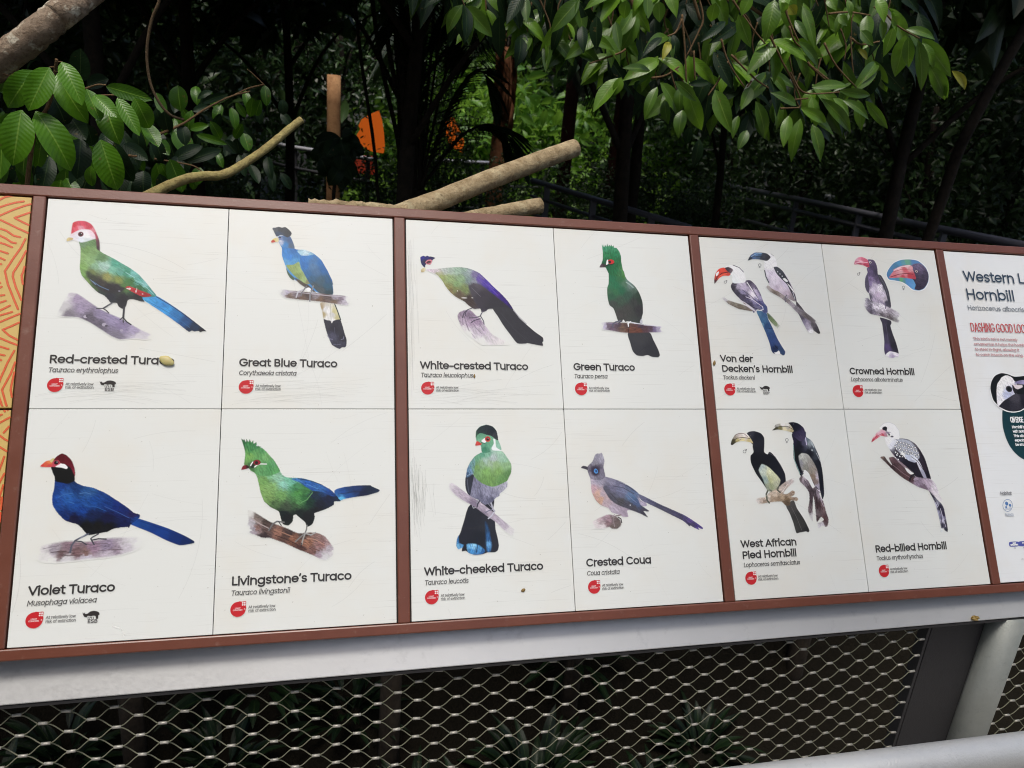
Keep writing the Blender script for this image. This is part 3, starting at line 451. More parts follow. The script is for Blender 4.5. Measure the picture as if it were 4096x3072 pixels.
["white-crested turaco",[0.6209,0],[["p",[981,1946,1019,1875,1117,1827,1237,1824,1331,1915,1425,1987,1540,2157,1656,2302,1872,2408,1978,2487,1673,2504,1431,2504,1291,2397,1150,2290,1058,2182,1002,2048],[[1018,1925,9798806],[1115,1872,9075343],[1062,2047,10785191,0.9],[1209,1944,8680072],[1351,2038,10521508],[1205,2092,11311535],[1106,2193,12759749,0.4],[1296,2237,11904186,0.75],[1198,2289,14142426,0.1],[1489,2232,12167358,0.8],[1583,2329,12167356,0.6],[1822,2434,14404567,0.35],[1678,2376,12759745,0.5],[1433,2467,14143451,0.1],[1942,2481,14932192,0.05]],0.45,60,1],["l",[1113,1946,1145,2094,1200,2240],1.22,7562103,1.2],["l",[1232,1992,1323,2163,1439,2283],1.22,8811916,1.2],["l",[1398,2087,1489,2232],1.22,8680076,1.2],["l",[1246,2288,1315,2384],0.97,10259618,1],["l",[1075,1997,1084,2120],0.97,7956863,1],["p",[390,1033,490,1018,586,1013,803,978,1045,954,1240,975,1433,1056,1576,1189,1718,1336,1861,1470,1979,1605,2061,1729,2099,1821,1997,1769,1850,1753,1701,1778,1628,1776,1578,1797,1528,1839,1454,1856,1432,1787,1311,1796,1216,1740,1122,1653,979,1578,862,1483,769,1362,700,1240,619,1143,513,1090],[[430,1043,14338519],[514,1047,14142419],[609,1055,13090498],[754,1023,11779254],[995,1012,10006942],[874,1030,11057580],[1238,1039,10003880],[1142,993,9414809],[702,1189,9740644],[632,1117,10922375],[869,1207,9348209],[1087,1198,8626298],[987,1303,8297322],[1233,1192,7834248],[1187,1092,9084056],[817,1385,8750416],[863,1433,8220488],[1030,1502,6115134],[936,1405,7831118],[1129,1398,7767635],[1334,1086,7761555],[1429,1183,6377369],[1573,1253,5061020],[1479,1130,6377873],[1326,1314,5196627],[1467,1485,3485755],[1667,1376,4403348],[1715,1425,3875984],[1858,1546,3283826],[1786,1498,4596867],[2000,1693,2495060],[1219,1620,4010028],[1582,1682,3223094],[1851,1723,2960179],[1329,1238,8817302],[1953,1644,3480434]],0.35,40,0.5],["p",[1216,1331,1327,1289,1449,1296,1617,1416,1832,1585,2046,1780,1849,1779,1578,1787,1433,1775,1316,1629,1249,1456],[[1324,1390,4538697],[1465,1535,3485753],[1704,1703,2960178],[1375,1312,5393749]],0.12,40,1.5],["l",[1276,1367,1370,1464,1441,1536],0.99,6906988,1],["l",[1453,1182,1620,1327,1786,1498],1.5,6375085,1.2],["l",[1431,1107,1527,1179],1.25,8614832,1],["l",[1621,1302,1717,1374],1.0,7627955,1],["p",[1677,1767,1850,1736,2083,1778,2188,1934,2331,2073,2498,2219,2655,2333,2664,2408,2642,2433,2649,2503,2485,2481,2337,2455,2312,2465,2139,2464,2023,2318,1884,2123,1769,1926],[[0,0,3289398]],0.12,45,0.5],["l",[2090,1796,2189,1919,2336,2065],1.5,10329510,0.8],["l",[1845,1874,2079,2167,2363,2434],0.62,4079172,0.8],["l",[1268,1780,1189,1810,1115,1872,1076,1977],1.97,5195863,0.4],["l",[1164,1833,1128,1909,1149,1945],1.47,4406093,0.4],["l",[1474,1841,1427,1927,1487,2034,1494,2096],1.97,5393758,0.4],["l",[1432,1932,1329,1970,1208,1978],1.72,5064276,0.4],["l",[1425,1987,1303,2027,1234,2079],1.72,4208970,0.4],["e",1124,1578,53,10,14474200,0.4],["e",1281,1572,19,8,13092547,0.4],["e",995,1440,10,13,13684676,0.4],["p",[290,793,317,769,352,757,388,766,424,751,460,764,496,763,581,786,528,832,480,928,416,921,387,940,372,996,314,936,294,861],[[328,804,1184378],[423,787,1184357],[519,794,1577549],[374,877,1249852],[326,905,1184339]],0.3,70,0.5],["p",[386,889,427,837,494,826,518,850,488,922,421,928],[[0,0,13729164]],0.1,0,0.5],["p",[402,889,441,854,484,852,493,882,459,908,416,911],[[0,0,6172213]],0.1,0,0.5],["l",[417,895,458,863,493,877],0.98,2167314,0.4],["p",[300,1037,360,991,393,1027,361,1079,304,1092],[[336,1030,13484181],[371,1028,14143406],[323,1081,11904380]],0.06,0,0.5]],[["t","White-crested Turaco",26.1,299.3,231.9,298.5],["i","Tauraco leucolophus",26.3,315.3,123.8,314.8]],[38.1,336.4,50.3,324.5],[[53.9,336.7],[95.8,336.4],[53.8,342.4],[97.0,342.1]],None],
["green turaco",[0.9209,0],[["p",[1455,2181,1907,2170,1983,2329,2068,2524,2098,2646,2053,2691,1926,2686,1832,2651,1724,2673,1598,2660,1517,2572,1479,2414],[[1680,2286,3947582],[1914,2527,3223860],[1605,2582,3618618]],0.1,70,0.5],["l",[1601,2631,1763,2506,1923,2429],0.62,2763310,0.8],["p",[883,2007,1047,1983,1299,1981,1602,1992,1856,2017,2086,2041,2228,2044,2226,2149,2100,2167,1817,2180,1484,2198,1283,2188,1035,2150,899,2134],[[887,2061,12037065,0.0],[953,2072,10457526,0.7],[1042,2057,7365487],[1088,2105,6838119],[1245,2027,5522765],[1341,2086,7165769],[1489,2131,6964020],[1446,2046,6179396],[1692,2138,6700592],[1822,2110,5520192],[1752,2038,5193034],[1952,2094,5718863],[2028,2105,6838144,0.95],[2119,2102,9273249,0.8],[2210,2100,13155806,0.0]],0.4,0,1.2],["l",[1805,2019,1958,2024,2099,2038],1.52,14276065,1],["l",[1045,2008,1246,2014],1.24,9273244,1.2],["p",[1082,820,1124,945,1108,1160,1070,1262,1061,1388,1069,1512,1094,1623,1170,1688,1211,1805,1251,1948,1338,1970,1401,1968,1453,1952,1604,1972,1768,1992,1771,1868,1806,1762,1815,1536,1759,1336,1668,1187,1524,1067,1479,987,1447,866,1288,797],[[1225,953,2254914],[1166,1057,2715468],[1334,872,2321464],[1257,1204,2780746],[1155,1208,3502927],[1377,1300,2843462],[1248,1330,3631687],[1140,1410,3300163],[1093,1361,4351563],[1336,1503,4150084],[1176,1608,4344130],[1473,1698,4342334],[1313,1802,4539200],[1639,1542,3816505],[1730,1689,3420723],[1466,1145,5206362],[1591,1191,7044471],[1571,1115,7902352],[1660,1289,5005652],[1429,969,4552763],[1371,1048,3500613],[1747,1488,3094832],[1729,1387,3162419],[1497,1396,3691332]],0.2,70,0.5],["l",[1494,1119,1567,1166,1639,1227],2.31,10202793,1.5],["l",[1643,1340,1614,1543,1636,1742],0.77,2831148,1],["l",[1522,1092,1618,1177,1699,1288],1.28,6650220,1],["p",[1018,645,1031,504,1024,319,1049,369,1067,322,1079,368,1114,319,1120,365,1146,302,1157,358,1190,320,1198,356,1227,313,1245,354,1277,331,1284,377,1335,380,1391,454,1422,560,1420,689,1439,841,1449,973,1298,1000,1136,957,1081,833,1020,805,980,756],[[1063,387,4493933],[1216,391,4033633],[1292,413,4230756],[1310,515,2784336],[1102,551,2980940],[1201,597,2453057],[1377,640,2582590],[1361,512,3440981],[1284,849,2386496],[1086,769,1791286],[1383,895,3960646],[1435,893,5474892],[1237,800,2056506]],0.35,80,0.5],["l",[1075,399,1091,526],0.77,1989689,0.8],["l",[1145,385,1150,523],0.77,1989689,0.8],["l",[1216,386,1201,520],0.78,2056506,0.8],["l",[1279,414,1244,531],0.78,2056506,0.8],["p",[1081,761,1104,666,1133,647,1134,733],[[0,0,15724527]],0.03,0,0.5],["l",[1085,776,1163,757,1258,727],1.53,1184274,0.4],["p",[1132,665,1198,636,1252,659,1265,696,1229,729,1152,738],[[0,0,12856362]],0.1,0,0.5],["e",1165,696,33,31,5378578,0.4],["e",1165,696,18,18,1184274,0.4],["p",[937,822,981,748,1030,738,1090,776,1052,814],[[982,799,5718861],[1035,771,4076596]],0.08,0,0.5],["l",[1302,1946,1199,1974,1132,2025,1128,2079],2.76,6118763,0.4],["l",[1326,1955,1247,1997],2.01,4539731,0.4],["l",[1516,1960,1462,1996,1470,2058],2.77,15527151,0.4],["l",[1528,1964,1602,1992,1780,2002],1.76,13816541,0.4],["l",[1484,2045,1455,2181],1.26,2695201,0.4],["p",[1338,1970,1367,1920,1401,1968],[[0,0,14935010]],0.12,0,0.5],["p",[1720,1964,1765,1883,1777,1987],[[0,0,12698059]],0.12,0,0.5]],[["t","Green Turaco",25.6,298.1,152.2,297.1],["i","Tauraco persa",25.6,314.1,93.3,313.9]],[37.5,335.8,50.3,323.7],[[53.6,335.7],[95.8,335.4],[53.5,341.1],[96.9,341.3]],None],
["white-cheeked turaco",[0.6209,0.3755],[["p",[1119,1765,1534,1873,1563,2089,1570,2232,1601,2375,1618,2517,1595,2599,1542,2631,1407,2630,1309,2659,1163,2662,1067,2627,1008,2585,936,2589,945,2513,877,2550,840,2485,858,2370,921,2255,987,2069],[[1184,2005,1842467],[1401,2131,2368812],[1270,2362,1382174],[1509,2513,2368556],[982,2257,1776420]],0.15,85,0.5],["p",[884,2312,894,2441,970,2479,945,2525,877,2552,840,2485,858,2370],[[881,2394,3173542],[867,2486,7516636],[927,2489,5345735]],0.4,80,1],["p",[1028,2474,1169,2468,1265,2503,1360,2596,1309,2649,1163,2655,1056,2615],[[1071,2495,6991324],[1144,2509,9093605],[1117,2590,4425922],[1264,2549,5345475],[1310,2622,2909090],[1212,2629,4226230]],0.5,75,1.2],["p",[1383,2083,1442,2203,1480,2512,1447,2616,1396,2597,1387,2367],[[1424,2179,2114410],[1441,2369,2774922],[1431,2510,6330827],[1438,2580,4159666]],0.5,85,2],["l",[1221,2360,1229,2501,1201,2617],1.2,1185835,1],["l",[1343,2365,1363,2507],0.96,1187378,1.2],["p",[1294,1662,1555,1657,1540,1849,1508,1896,1386,1856],[[0,0,1776417]],0.1,0,0.5],["p",[1047,1306,1046,1499,1123,1621,1269,1692,1389,1777,1451,1762,1501,1756,1597,1658,1663,1623,1675,1582,1734,1540,1821,1450,1810,1347,1432,1266,1112,1211],[[1204,1406,7829389],[1103,1501,6842493],[1422,1557,9276836],[1650,1465,10658483],[1295,1626,7105667],[1491,1703,6447736],[1595,1585,9145248],[1751,1443,11184825],[1199,1551,8487319]],0.45,75,0.5],["l",[1301,1457,1321,1602,1390,1748],0.73,5263461,1],["l",[1204,1406,1223,1576],0.73,5724014,1],["l",[1550,1463,1518,1632],0.74,6710908,1],["l",[1650,1465,1594,1609],0.74,7500425,1],["p",[1046,1270,1136,1206,1200,1237,1168,1381,1114,1602,1064,1548,1034,1415],[[0,0,2763830]],0.25,75,0.5],["l",[1072,1307,1084,1452,1101,1561],0.73,6711929,1],["p",[1117,1052,1221,895,1374,811,1576,776,1752,803,1848,929,1914,1054,1903,1201,1858,1287,1820,1352,1651,1431,1525,1455,1353,1390,1233,1291,1162,1168],[[1239,1091,7378519],[1217,1017,7380077],[1436,1168,8301152],[1661,1172,8168542],[1505,1316,7379028],[1405,1338,7049811],[1818,1052,9220482],[1418,972,10336170],[1366,1020,8758909],[1570,925,11583165],[1516,1022,10006932],[1723,902,10667439],[1270,920,6856831],[1861,1225,6129232],[1372,848,6265985],[1166,1065,7116417],[1473,849,8171670],[1797,953,9878947],[1616,1049,9548158],[1731,1321,6392912]],0.3,80,0.5],["p",[1053,1270,1078,1113,1143,992,1225,915,1231,1042,1191,1193,1110,1259],[[1115,1113,6127772],[1168,992,7248023],[1189,1115,7511177],[1087,1210,3757943],[1138,1162,7047592]],0.5,70,0.8],["l",[1073,1246,1136,1211,1191,1212],0.98,10137283,1],["p",[1262,555,1266,425,1340,338,1467,301,1593,340,1660,428,1680,578,1719,678,1738,768,1689,795,1575,806,1423,829,1361,803,1348,692,1279,654],[[1308,525,6330488],[1331,600,7711883],[1378,675,6134910],[1425,762,4162404],[1556,627,7449735],[1503,701,6463616],[1680,703,9420199],[1576,764,10929590],[1475,787,5146476]],0.2,60,0.5],["p",[1258,542,1274,413,1353,331,1416,314,1467,299,1530,312,1593,340,1660,428,1682,588,1629,573,1561,515,1461,489,1348,456,1289,495],[[1465,364,2239022],[1337,426,2175023],[1637,503,3224632],[1590,402,1449508],[1297,488,3033401]],0.4,80,0.5],["p",[1361,605,1433,546,1462,596,1422,646],[[0,0,15724527]],0.03,0,0.5],["p",[1589,565,1629,578,1639,722,1732,788,1677,790,1576,781,1552,739,1596,652],[[0,0,15331311]],0.04,0,0.5],["l",[1360,637,1430,646],1.25,2175019,0.4],["e",1483,569,53,52,12926778,0.4],["e",1485,571,33,32,8463394,0.4],["e",1485,571,20,20,1184274,0.4],["e",1491,562,6,6,14469059,0.4],["p",[1243,676,1275,607,1330,630,1371,660,1333,684,1252,693],[[1279,649,13715262],[1341,660,12401716],[1258,678,11418681]],0.06,0,0.5],["p",[666,1406,788,1368,908,1448,1099,1597,1292,1722,1484,1871,1628,1995,1773,2120,1953,2274,1887,2357,1742,2255,1575,2094,1383,1956,1191,1807,999,1694,855,1595,761,1492],[[702,1414,13485521,0.0],[775,1421,12695236,0.6],[858,1495,12168892,0.95],[1001,1618,11642548],[1290,1794,10918570],[1340,1759,12695236],[1192,1767,8418696],[1529,1992,11379377],[1434,1894,12432066],[1384,1928,8945038],[1721,2166,11642550,0.9],[1866,2278,12958664,0.4],[1939,2317,14077913,0.0]],0.3,40,0.9],["l",[1293,1703,1256,1757,1240,1811],2.19,3355457,0.4],["l",[1269,1685,1230,1744],1.7,9013654,0.4],["l",[1155,1790,1170,1833,1215,1820],1.45,10395303,0.4],["l",[1504,1752,1534,1861,1563,1897],2.93,11447996,0.4],["l",[1514,1872,1434,1894,1396,1916],1.95,7566215,0.4],["l",[1545,1921,1505,1979,1442,2027],2.44,12500684,0.4],["l",[1451,1762,1511,1836],1.46,8224140,0.4]],[["t","White-cheeked Turaco",26.8,297.6,242.0,297.7],["i","Tauraco leucotis",26.5,313.8,103.4,314.0]],[37.9,335.4,50.3,324.1],[[54.1,335.4],[95.9,335.7],[53.9,341.4],[97.1,341.6]],None],
["crested coua",[0.9209,0.3755],[["p",[382,2205,501,2115,656,2061,722,2035,811,2033,935,2082,1001,2155,1000,2238,918,2301,817,2295,756,2262,615,2290,427,2276],[[407,2205,14996955,0.0],[497,2173,13811912,0.5],[599,2153,11968422,0.9],[680,2085,10784151],[778,2136,10191498],[747,2205,8612463],[901,2187,7168093],[820,2255,6576468],[947,2260,6445396],[617,2260,13417412,0.5],[883,2092,7693926]],0.4,-10,1.2],["l",[859,2068,857,2162,866,2257],0.74,12234678,1],["p",[1383,1652,1559,1729,1811,1857,2065,1973,2320,2090,2522,2218,2692,2345,2679,2369,2637,2358,2590,2337,2607,2381,2510,2339,2429,2293,2406,2304,2283,2198,2055,2082,1802,1953,1601,1856,1450,1779],[[1506,1740,6842499],[1657,1816,5921395],[1807,1905,5000286],[1958,1982,5328738],[2189,2062,5131109],[2315,2139,5459061],[2444,2191,6377100],[2618,2331,5193348],[2436,2276,4407127],[2261,2149,4407125]],0.3,25,0.5],["l",[1556,1765,1935,1945,2317,2127,2567,2305],0.76,3486539,0.8],["l",[2313,2163,2410,2263],1.02,2367800,0.6],["p",[412,1201,443,1298,451,1437,460,1605,526,1749,621,1847,769,1911,839,1996,939,2027,1014,2054,1051,2078,1114,2085,1161,2077,1150,1963,1278,1976,1428,2038,1285,1890,1519,1897,1559,1879,1538,1825,1425,1774,1409,1653,1262,1528,1064,1415,888,1350,749,1311],[[528,1367,10854321],[628,1393,10196904],[475,1390,11708855],[491,1534,12624042],[585,1632,13544348],[628,1752,12820104],[528,1725,12556944],[726,1802,12035501],[662,1634,11838896],[870,1926,11905464],[1069,2003,10786726],[882,1423,8815770],[1057,1499,7960979],[1209,1551,6581381],[1306,1626,6320271],[1009,1450,6842494],[800,1493,7763078],[1497,1848,11708862],[1527,1801,10327977]],0.3,40,0.5],["p",[691,1515,801,1474,929,1491,1055,1523,1229,1624,1375,1748,1430,1865,1595,1986,1567,1999,1484,1992,1561,2102,1503,2084,1403,2030,1177,1940,977,1862,831,1762,748,1636],[[793,1589,5789540],[873,1543,7302532],[837,1686,5460573],[1046,1643,6908546],[1103,1573,7764887],[1223,1696,6322073],[1297,1746,5401487],[1342,1832,5201538],[1035,1787,5131343],[1283,1914,4802383],[1183,1863,5131351],[1508,2017,4407372]],0.3,35,0.8],["l",[840,1638,983,1786,1182,1887],0.74,3683645,1],["l",[948,1569,1149,1646,1343,1820],1.0,8292004,1],["l",[902,1495,1106,1536,1305,1650],1.0,4078667,1],["e",1217,1866,13,12,13027017,0.4],["l",[1062,1439,1211,1515,1359,1627],1.25,3421771,1],["l",[1013,1401,1162,1477],1.0,10724274,1],["p",[389,1152,418,1100,513,1016,573,896,626,867,670,870,710,856,734,910,758,1008,729,1129,751,1314,655,1374,527,1372,442,1322,410,1225],[[609,933,9473436],[708,983,10657710],[662,909,10657708],[549,1053,8749710],[492,1149,5393755],[619,1151,5261912],[680,1201,7959685],[507,1294,9012371],[686,1298,7828612],[442,1124,7828095]],0.4,75,0.8],["e",559,1204,87,97,3878976,4],["p",[533,1179,568,1155,606,1188,608,1236,566,1252,532,1222],[[0,0,5344717]],0.1,0,0.5],["e",575,1204,18,22,2309233,1],["p",[276,1136,317,1100,402,1119,403,1177,351,1161],[[0,0,4012354]],0.08,0,0.5],["l",[1015,2044,911,2060,857,2096,851,2185],2.47,8944765,0.4],["l",[955,2083,1009,2120,1019,2191],1.97,3879736,0.4],["l",[834,2067,888,2033],1.47,11049889,0.4]],[["t","Crested Coua",26.9,296.0,154.8,296.4],["i","Coua cristata",26.3,312.2,89.8,313.0]],[38.6,333.9,51.0,322.5],[[54.5,333.6],[95.9,334.0],[54.3,339.7],[97.2,340.4]],None],
["von der decken's hornbill",[1.2418,0],[["p",[391,1341,455,1351,551,1422,753,1476,955,1531,1108,1575,1112,1649,943,1635,764,1604,591,1524,471,1442],[[416,1353,12300997,0.0],[475,1400,11116975,0.6],[571,1470,9142904],[646,1492,8353641],[704,1441,9670014],[847,1559,7563611],[906,1508,8813940],[1050,1614,7957602]],0.35,20,1],["l",[542,1496,766,1587,1048,1637],1.02,5523259,1],["p",[1441,1664,1560,1771,1674,1916,1747,2013,1672,2032,1542,1913,1450,1799],[[1461,1712,5792848],[1555,1809,7044180],[1622,1905,8096357],[1669,1954,9673603,0.7],[1720,2014,12370886,0.0]],0.4,45,1],["p",[1193,1634,1414,1664,1448,1812,1530,2007,1607,2226,1691,2395,1760,2520,1735,2589,1685,2599,1593,2536,1536,2573,1479,2564,1438,2509,1409,2328,1355,2134,1297,1964,1239,1793],[[1251,1694,5207186],[1354,1716,3956100],[1309,1865,4023949],[1277,1915,6458016],[1417,2059,3691647],[1403,1961,2705522],[1492,2302,3295100],[1591,2348,3754874],[1625,2494,3360361],[1552,2446,1713479],[1451,2205,3098230]],0.25,65,0.5],["l",[1397,2010,1501,2020],1.28,1188164,0.8],["l",[1333,1889,1411,2108,1526,2447],0.77,2178413,0.8],["p",[1491,2550,1554,2534,1611,2499,1633,2557,1560,2585],[[0,0,15724527]],0.04,0,0.5],["l",[1544,2410,1591,2451],2.3,1185585,0.8],["p",[653,1096,714,1019,861,1000,1009,969,1064,954,1142,963,1249,1072,1334,1244,1389,1442,1456,1539,1451,1663,1359,1678,1314,1618,1209,1609,1121,1686,1068,1577,961,1481,841,1392,724,1272,662,1175],[[700,1144,3485752],[751,1042,4735564],[824,1089,11380151],[883,1037,13419474],[950,1134,12826573],[912,1235,9669545],[803,1264,4143686],[1125,1002,4932180],[1195,1074,7168887],[1210,1174,13089746],[1144,1276,15722223],[1251,1272,11642303],[1298,1320,10524854],[1029,1355,5064545],[1112,1327,14011611],[1179,1424,9143464],[1279,1470,5591423],[1373,1566,4608125],[1064,1503,4340815],[1240,1571,7367814],[1364,1218,5591146],[1269,1121,6116715],[926,1334,4472141]],0.35,50,0.5],["l",[1045,1005,1089,1078,1155,1188],1.82,15724527,0.8],["l",[1115,1077,1224,1273,1326,1518],1.3,3945290,1],["l",[918,1185,1088,1303,1323,1543],1.29,3616838,1],["l",[979,1332,1130,1389,1350,1542],1.29,15130861,0.8],["l",[841,1387,1008,1529,1161,1574,1314,1618],1.28,2367020,0.8],["l",[1350,1542,1355,1604,1260,1625],1.55,14867945,0.8],["l",[1150,1226,1265,1371],1.3,15723759,1],["p",[789,1389,938,1457,1108,1575,1200,1684,1102,1625,955,1531],[[0,0,14144216]],0.1,30,1],["p",[540,706,665,640,798,629,925,678,993,776,1027,930,992,1007,857,1033,725,1038,697,957,713,869,618,828],[[688,669,15724527],[838,738,15724527],[762,942,15527919],[927,885,15724527],[727,1018,15265519]],0.1,60,0.8],["l",[759,630,898,679,987,776],1.82,6513260,0.4],["p",[539,714,635,677,723,713,743,747,676,825,596,794],[[640,747,4732992],[577,725,3616051],[690,770,7167588]],0.2,30,0.8],["p",[274,1067,280,963,325,836,414,732,541,696,598,769,675,833,633,877,507,883,402,937,331,1015],[[389,771,14435123],[497,741,15027770],[319,936,12272951],[537,852,14502197],[428,894,14503481],[297,1024,4664884],[594,812,13387577]],0.15,20,0.5],["p",[335,836,408,787,379,864,334,896],[[0,0,15724527]],0.04,0,0.5],["l",[290,1017,361,909,475,824,627,792],1.79,5905433,0.6],["l",[408,887,592,829],1.03,15627355,0.8],["p",[2176,1389,2294,1523,2362,1622,2483,1731,2599,1878,2639,1977,2667,2091,2620,2107,2525,2050,2472,2096,2379,2079,2294,1912,2223,1739,2172,1615],[[2396,1959,11446198],[2328,1861,8551311],[2379,1884,10853551],[2581,2004,4472643],[2516,1880,6117211],[2241,1512,4932680],[2448,2069,15724271],[2260,1763,5656668],[2627,2065,3485745]],0.25,55,0.5],["p",[1466,1038,1595,1078,1796,1196,1969,1315,2139,1461,2361,1629,2534,1754,2673,1896,2571,1884,2393,1789,2168,1645,1978,1451,1781,1307,1580,1202,1504,1124],[[1492,1049,12827074,0.0],[1553,1097,9602689,0.8],[1690,1180,7628895],[1696,1129,10260614],[1938,1347,8353143],[1892,1286,10523794],[2183,1540,8617347],[2084,1467,10722467],[2428,1733,6577243],[2525,1817,7300969,0.9],[2651,1897,9998740,0.1]],0.4,35,1],["p",[1536,527,1506,681,1522,808,1554,984,1593,1096,1693,1155,1770,1182,1920,1277,2044,1361,2181,1394,2180,1262,2136,1086,2054,886,1941,712,1817,616,1807,488],[[1599,626,15724527],[1553,781,14604772],[1631,803,14142685],[1560,933,12564165],[1675,877,14866918],[1716,977,14472160],[1754,1102,12497089],[1951,1246,12496573],[1863,1097,14208215],[1924,1044,13682391],[2105,1316,9537161],[1652,1055,13682387]],0.2,60,0.5],["p",[1728,633,1784,617,1843,630,1941,712,2050,912,2132,1112,2176,1288,2188,1401,2121,1295,2070,1170,2008,1020,1889,898,1783,776],[[1835,692,4474444],[1924,841,3684415],[2081,1089,4012610],[2163,1288,4472649]],0.25,55,0.5],["p",[1917,892,1974,869,2041,938,1990,955],[[0,0,15724527]],0.12,0,0.5],["p",[2013,990,2074,1038,2142,1137,2159,1212,2091,1114],[[0,0,15724527]],0.12,0,0.5],["e",1816,731,11,16,14013660,0.8],["e",1864,780,16,10,14013660,0.8],["e",1912,829,14,13,14605797,0.8],["l",[2122,1188,2156,1339],1.06,14868969,0.8],["l",[1501,720,1516,859,1567,988],2.64,4671824,0.8],["p",[1510,482,1638,322,1743,350,1811,457,1814,595,1707,626,1578,581],[[1707,416,15724527],[1718,544,15724527],[1612,523,15724527]],0.1,50,0.8],["l",[1705,326,1767,374],1.07,9737114,1],["p",[1123,506,1198,390,1257,347,1320,315,1478,307,1610,326,1687,404,1589,491,1483,481,1350,465,1228,476],[[1176,463,3028289],[1254,375,6188425],[1336,363,6128047],[1419,341,4743808],[1355,429,4675953],[1273,438,5072781],[1522,387,4211015],[1597,434,3618104],[1486,453,3487551]],0.25,15,0.5],["l",[1177,455,1305,398,1493,401],1.05,2305338,0.8],["l",[1209,415,1338,345,1475,330],1.06,9943772,0.8],["l",[1963,1258,1914,1323,1916,1410],2.38,7038321,0.4],["l",[2002,1269,1965,1346],1.85,9670041,0.4],["l",[910,1471,947,1494],2.05,9602685,0.4],["l",[560,1020,556,1031,549,1040,539,1047,528,1049,517,1047,508,1042,503,1033,502,1023,505,1012,512,1003,523,996,534,994,545,996,553,1001,559,1010,560,1020],0.82,4802894,0.4],["l",[553,1001,576,978],0.82,4802894,0.4],["l",[553,979,576,978,573,1003],0.82,4802894,0.4],["l",[1431,596,1427,608,1419,618,1407,625,1394,628,1382,626,1373,620,1367,611,1366,599,1370,587,1378,577,1389,570,1402,567,1414,568,1424,574,1430,584,1431,596],0.85,4802894,0.4],["l",[1394,628,1390,662],0.85,4802894,0.4],["l",[1373,647,1412,646],0.84,4802894,0.4]],[["t","Von der",23.9,275.8,96.4,275.4],["t","Decken's Hornbill",24.8,297.5,187.5,296.7],["i","Tockus deckeni",24.8,313.5,96.5,313.0]],[37.0,334.9,49.8,322.8],[[53.0,334.8],[94.9,334.5],[52.3,340.1],[96.0,340.4]],[[106.2,326.4],[129.3,337.6],"EEP",[113.0,344.0],[127.2,344.2]]],
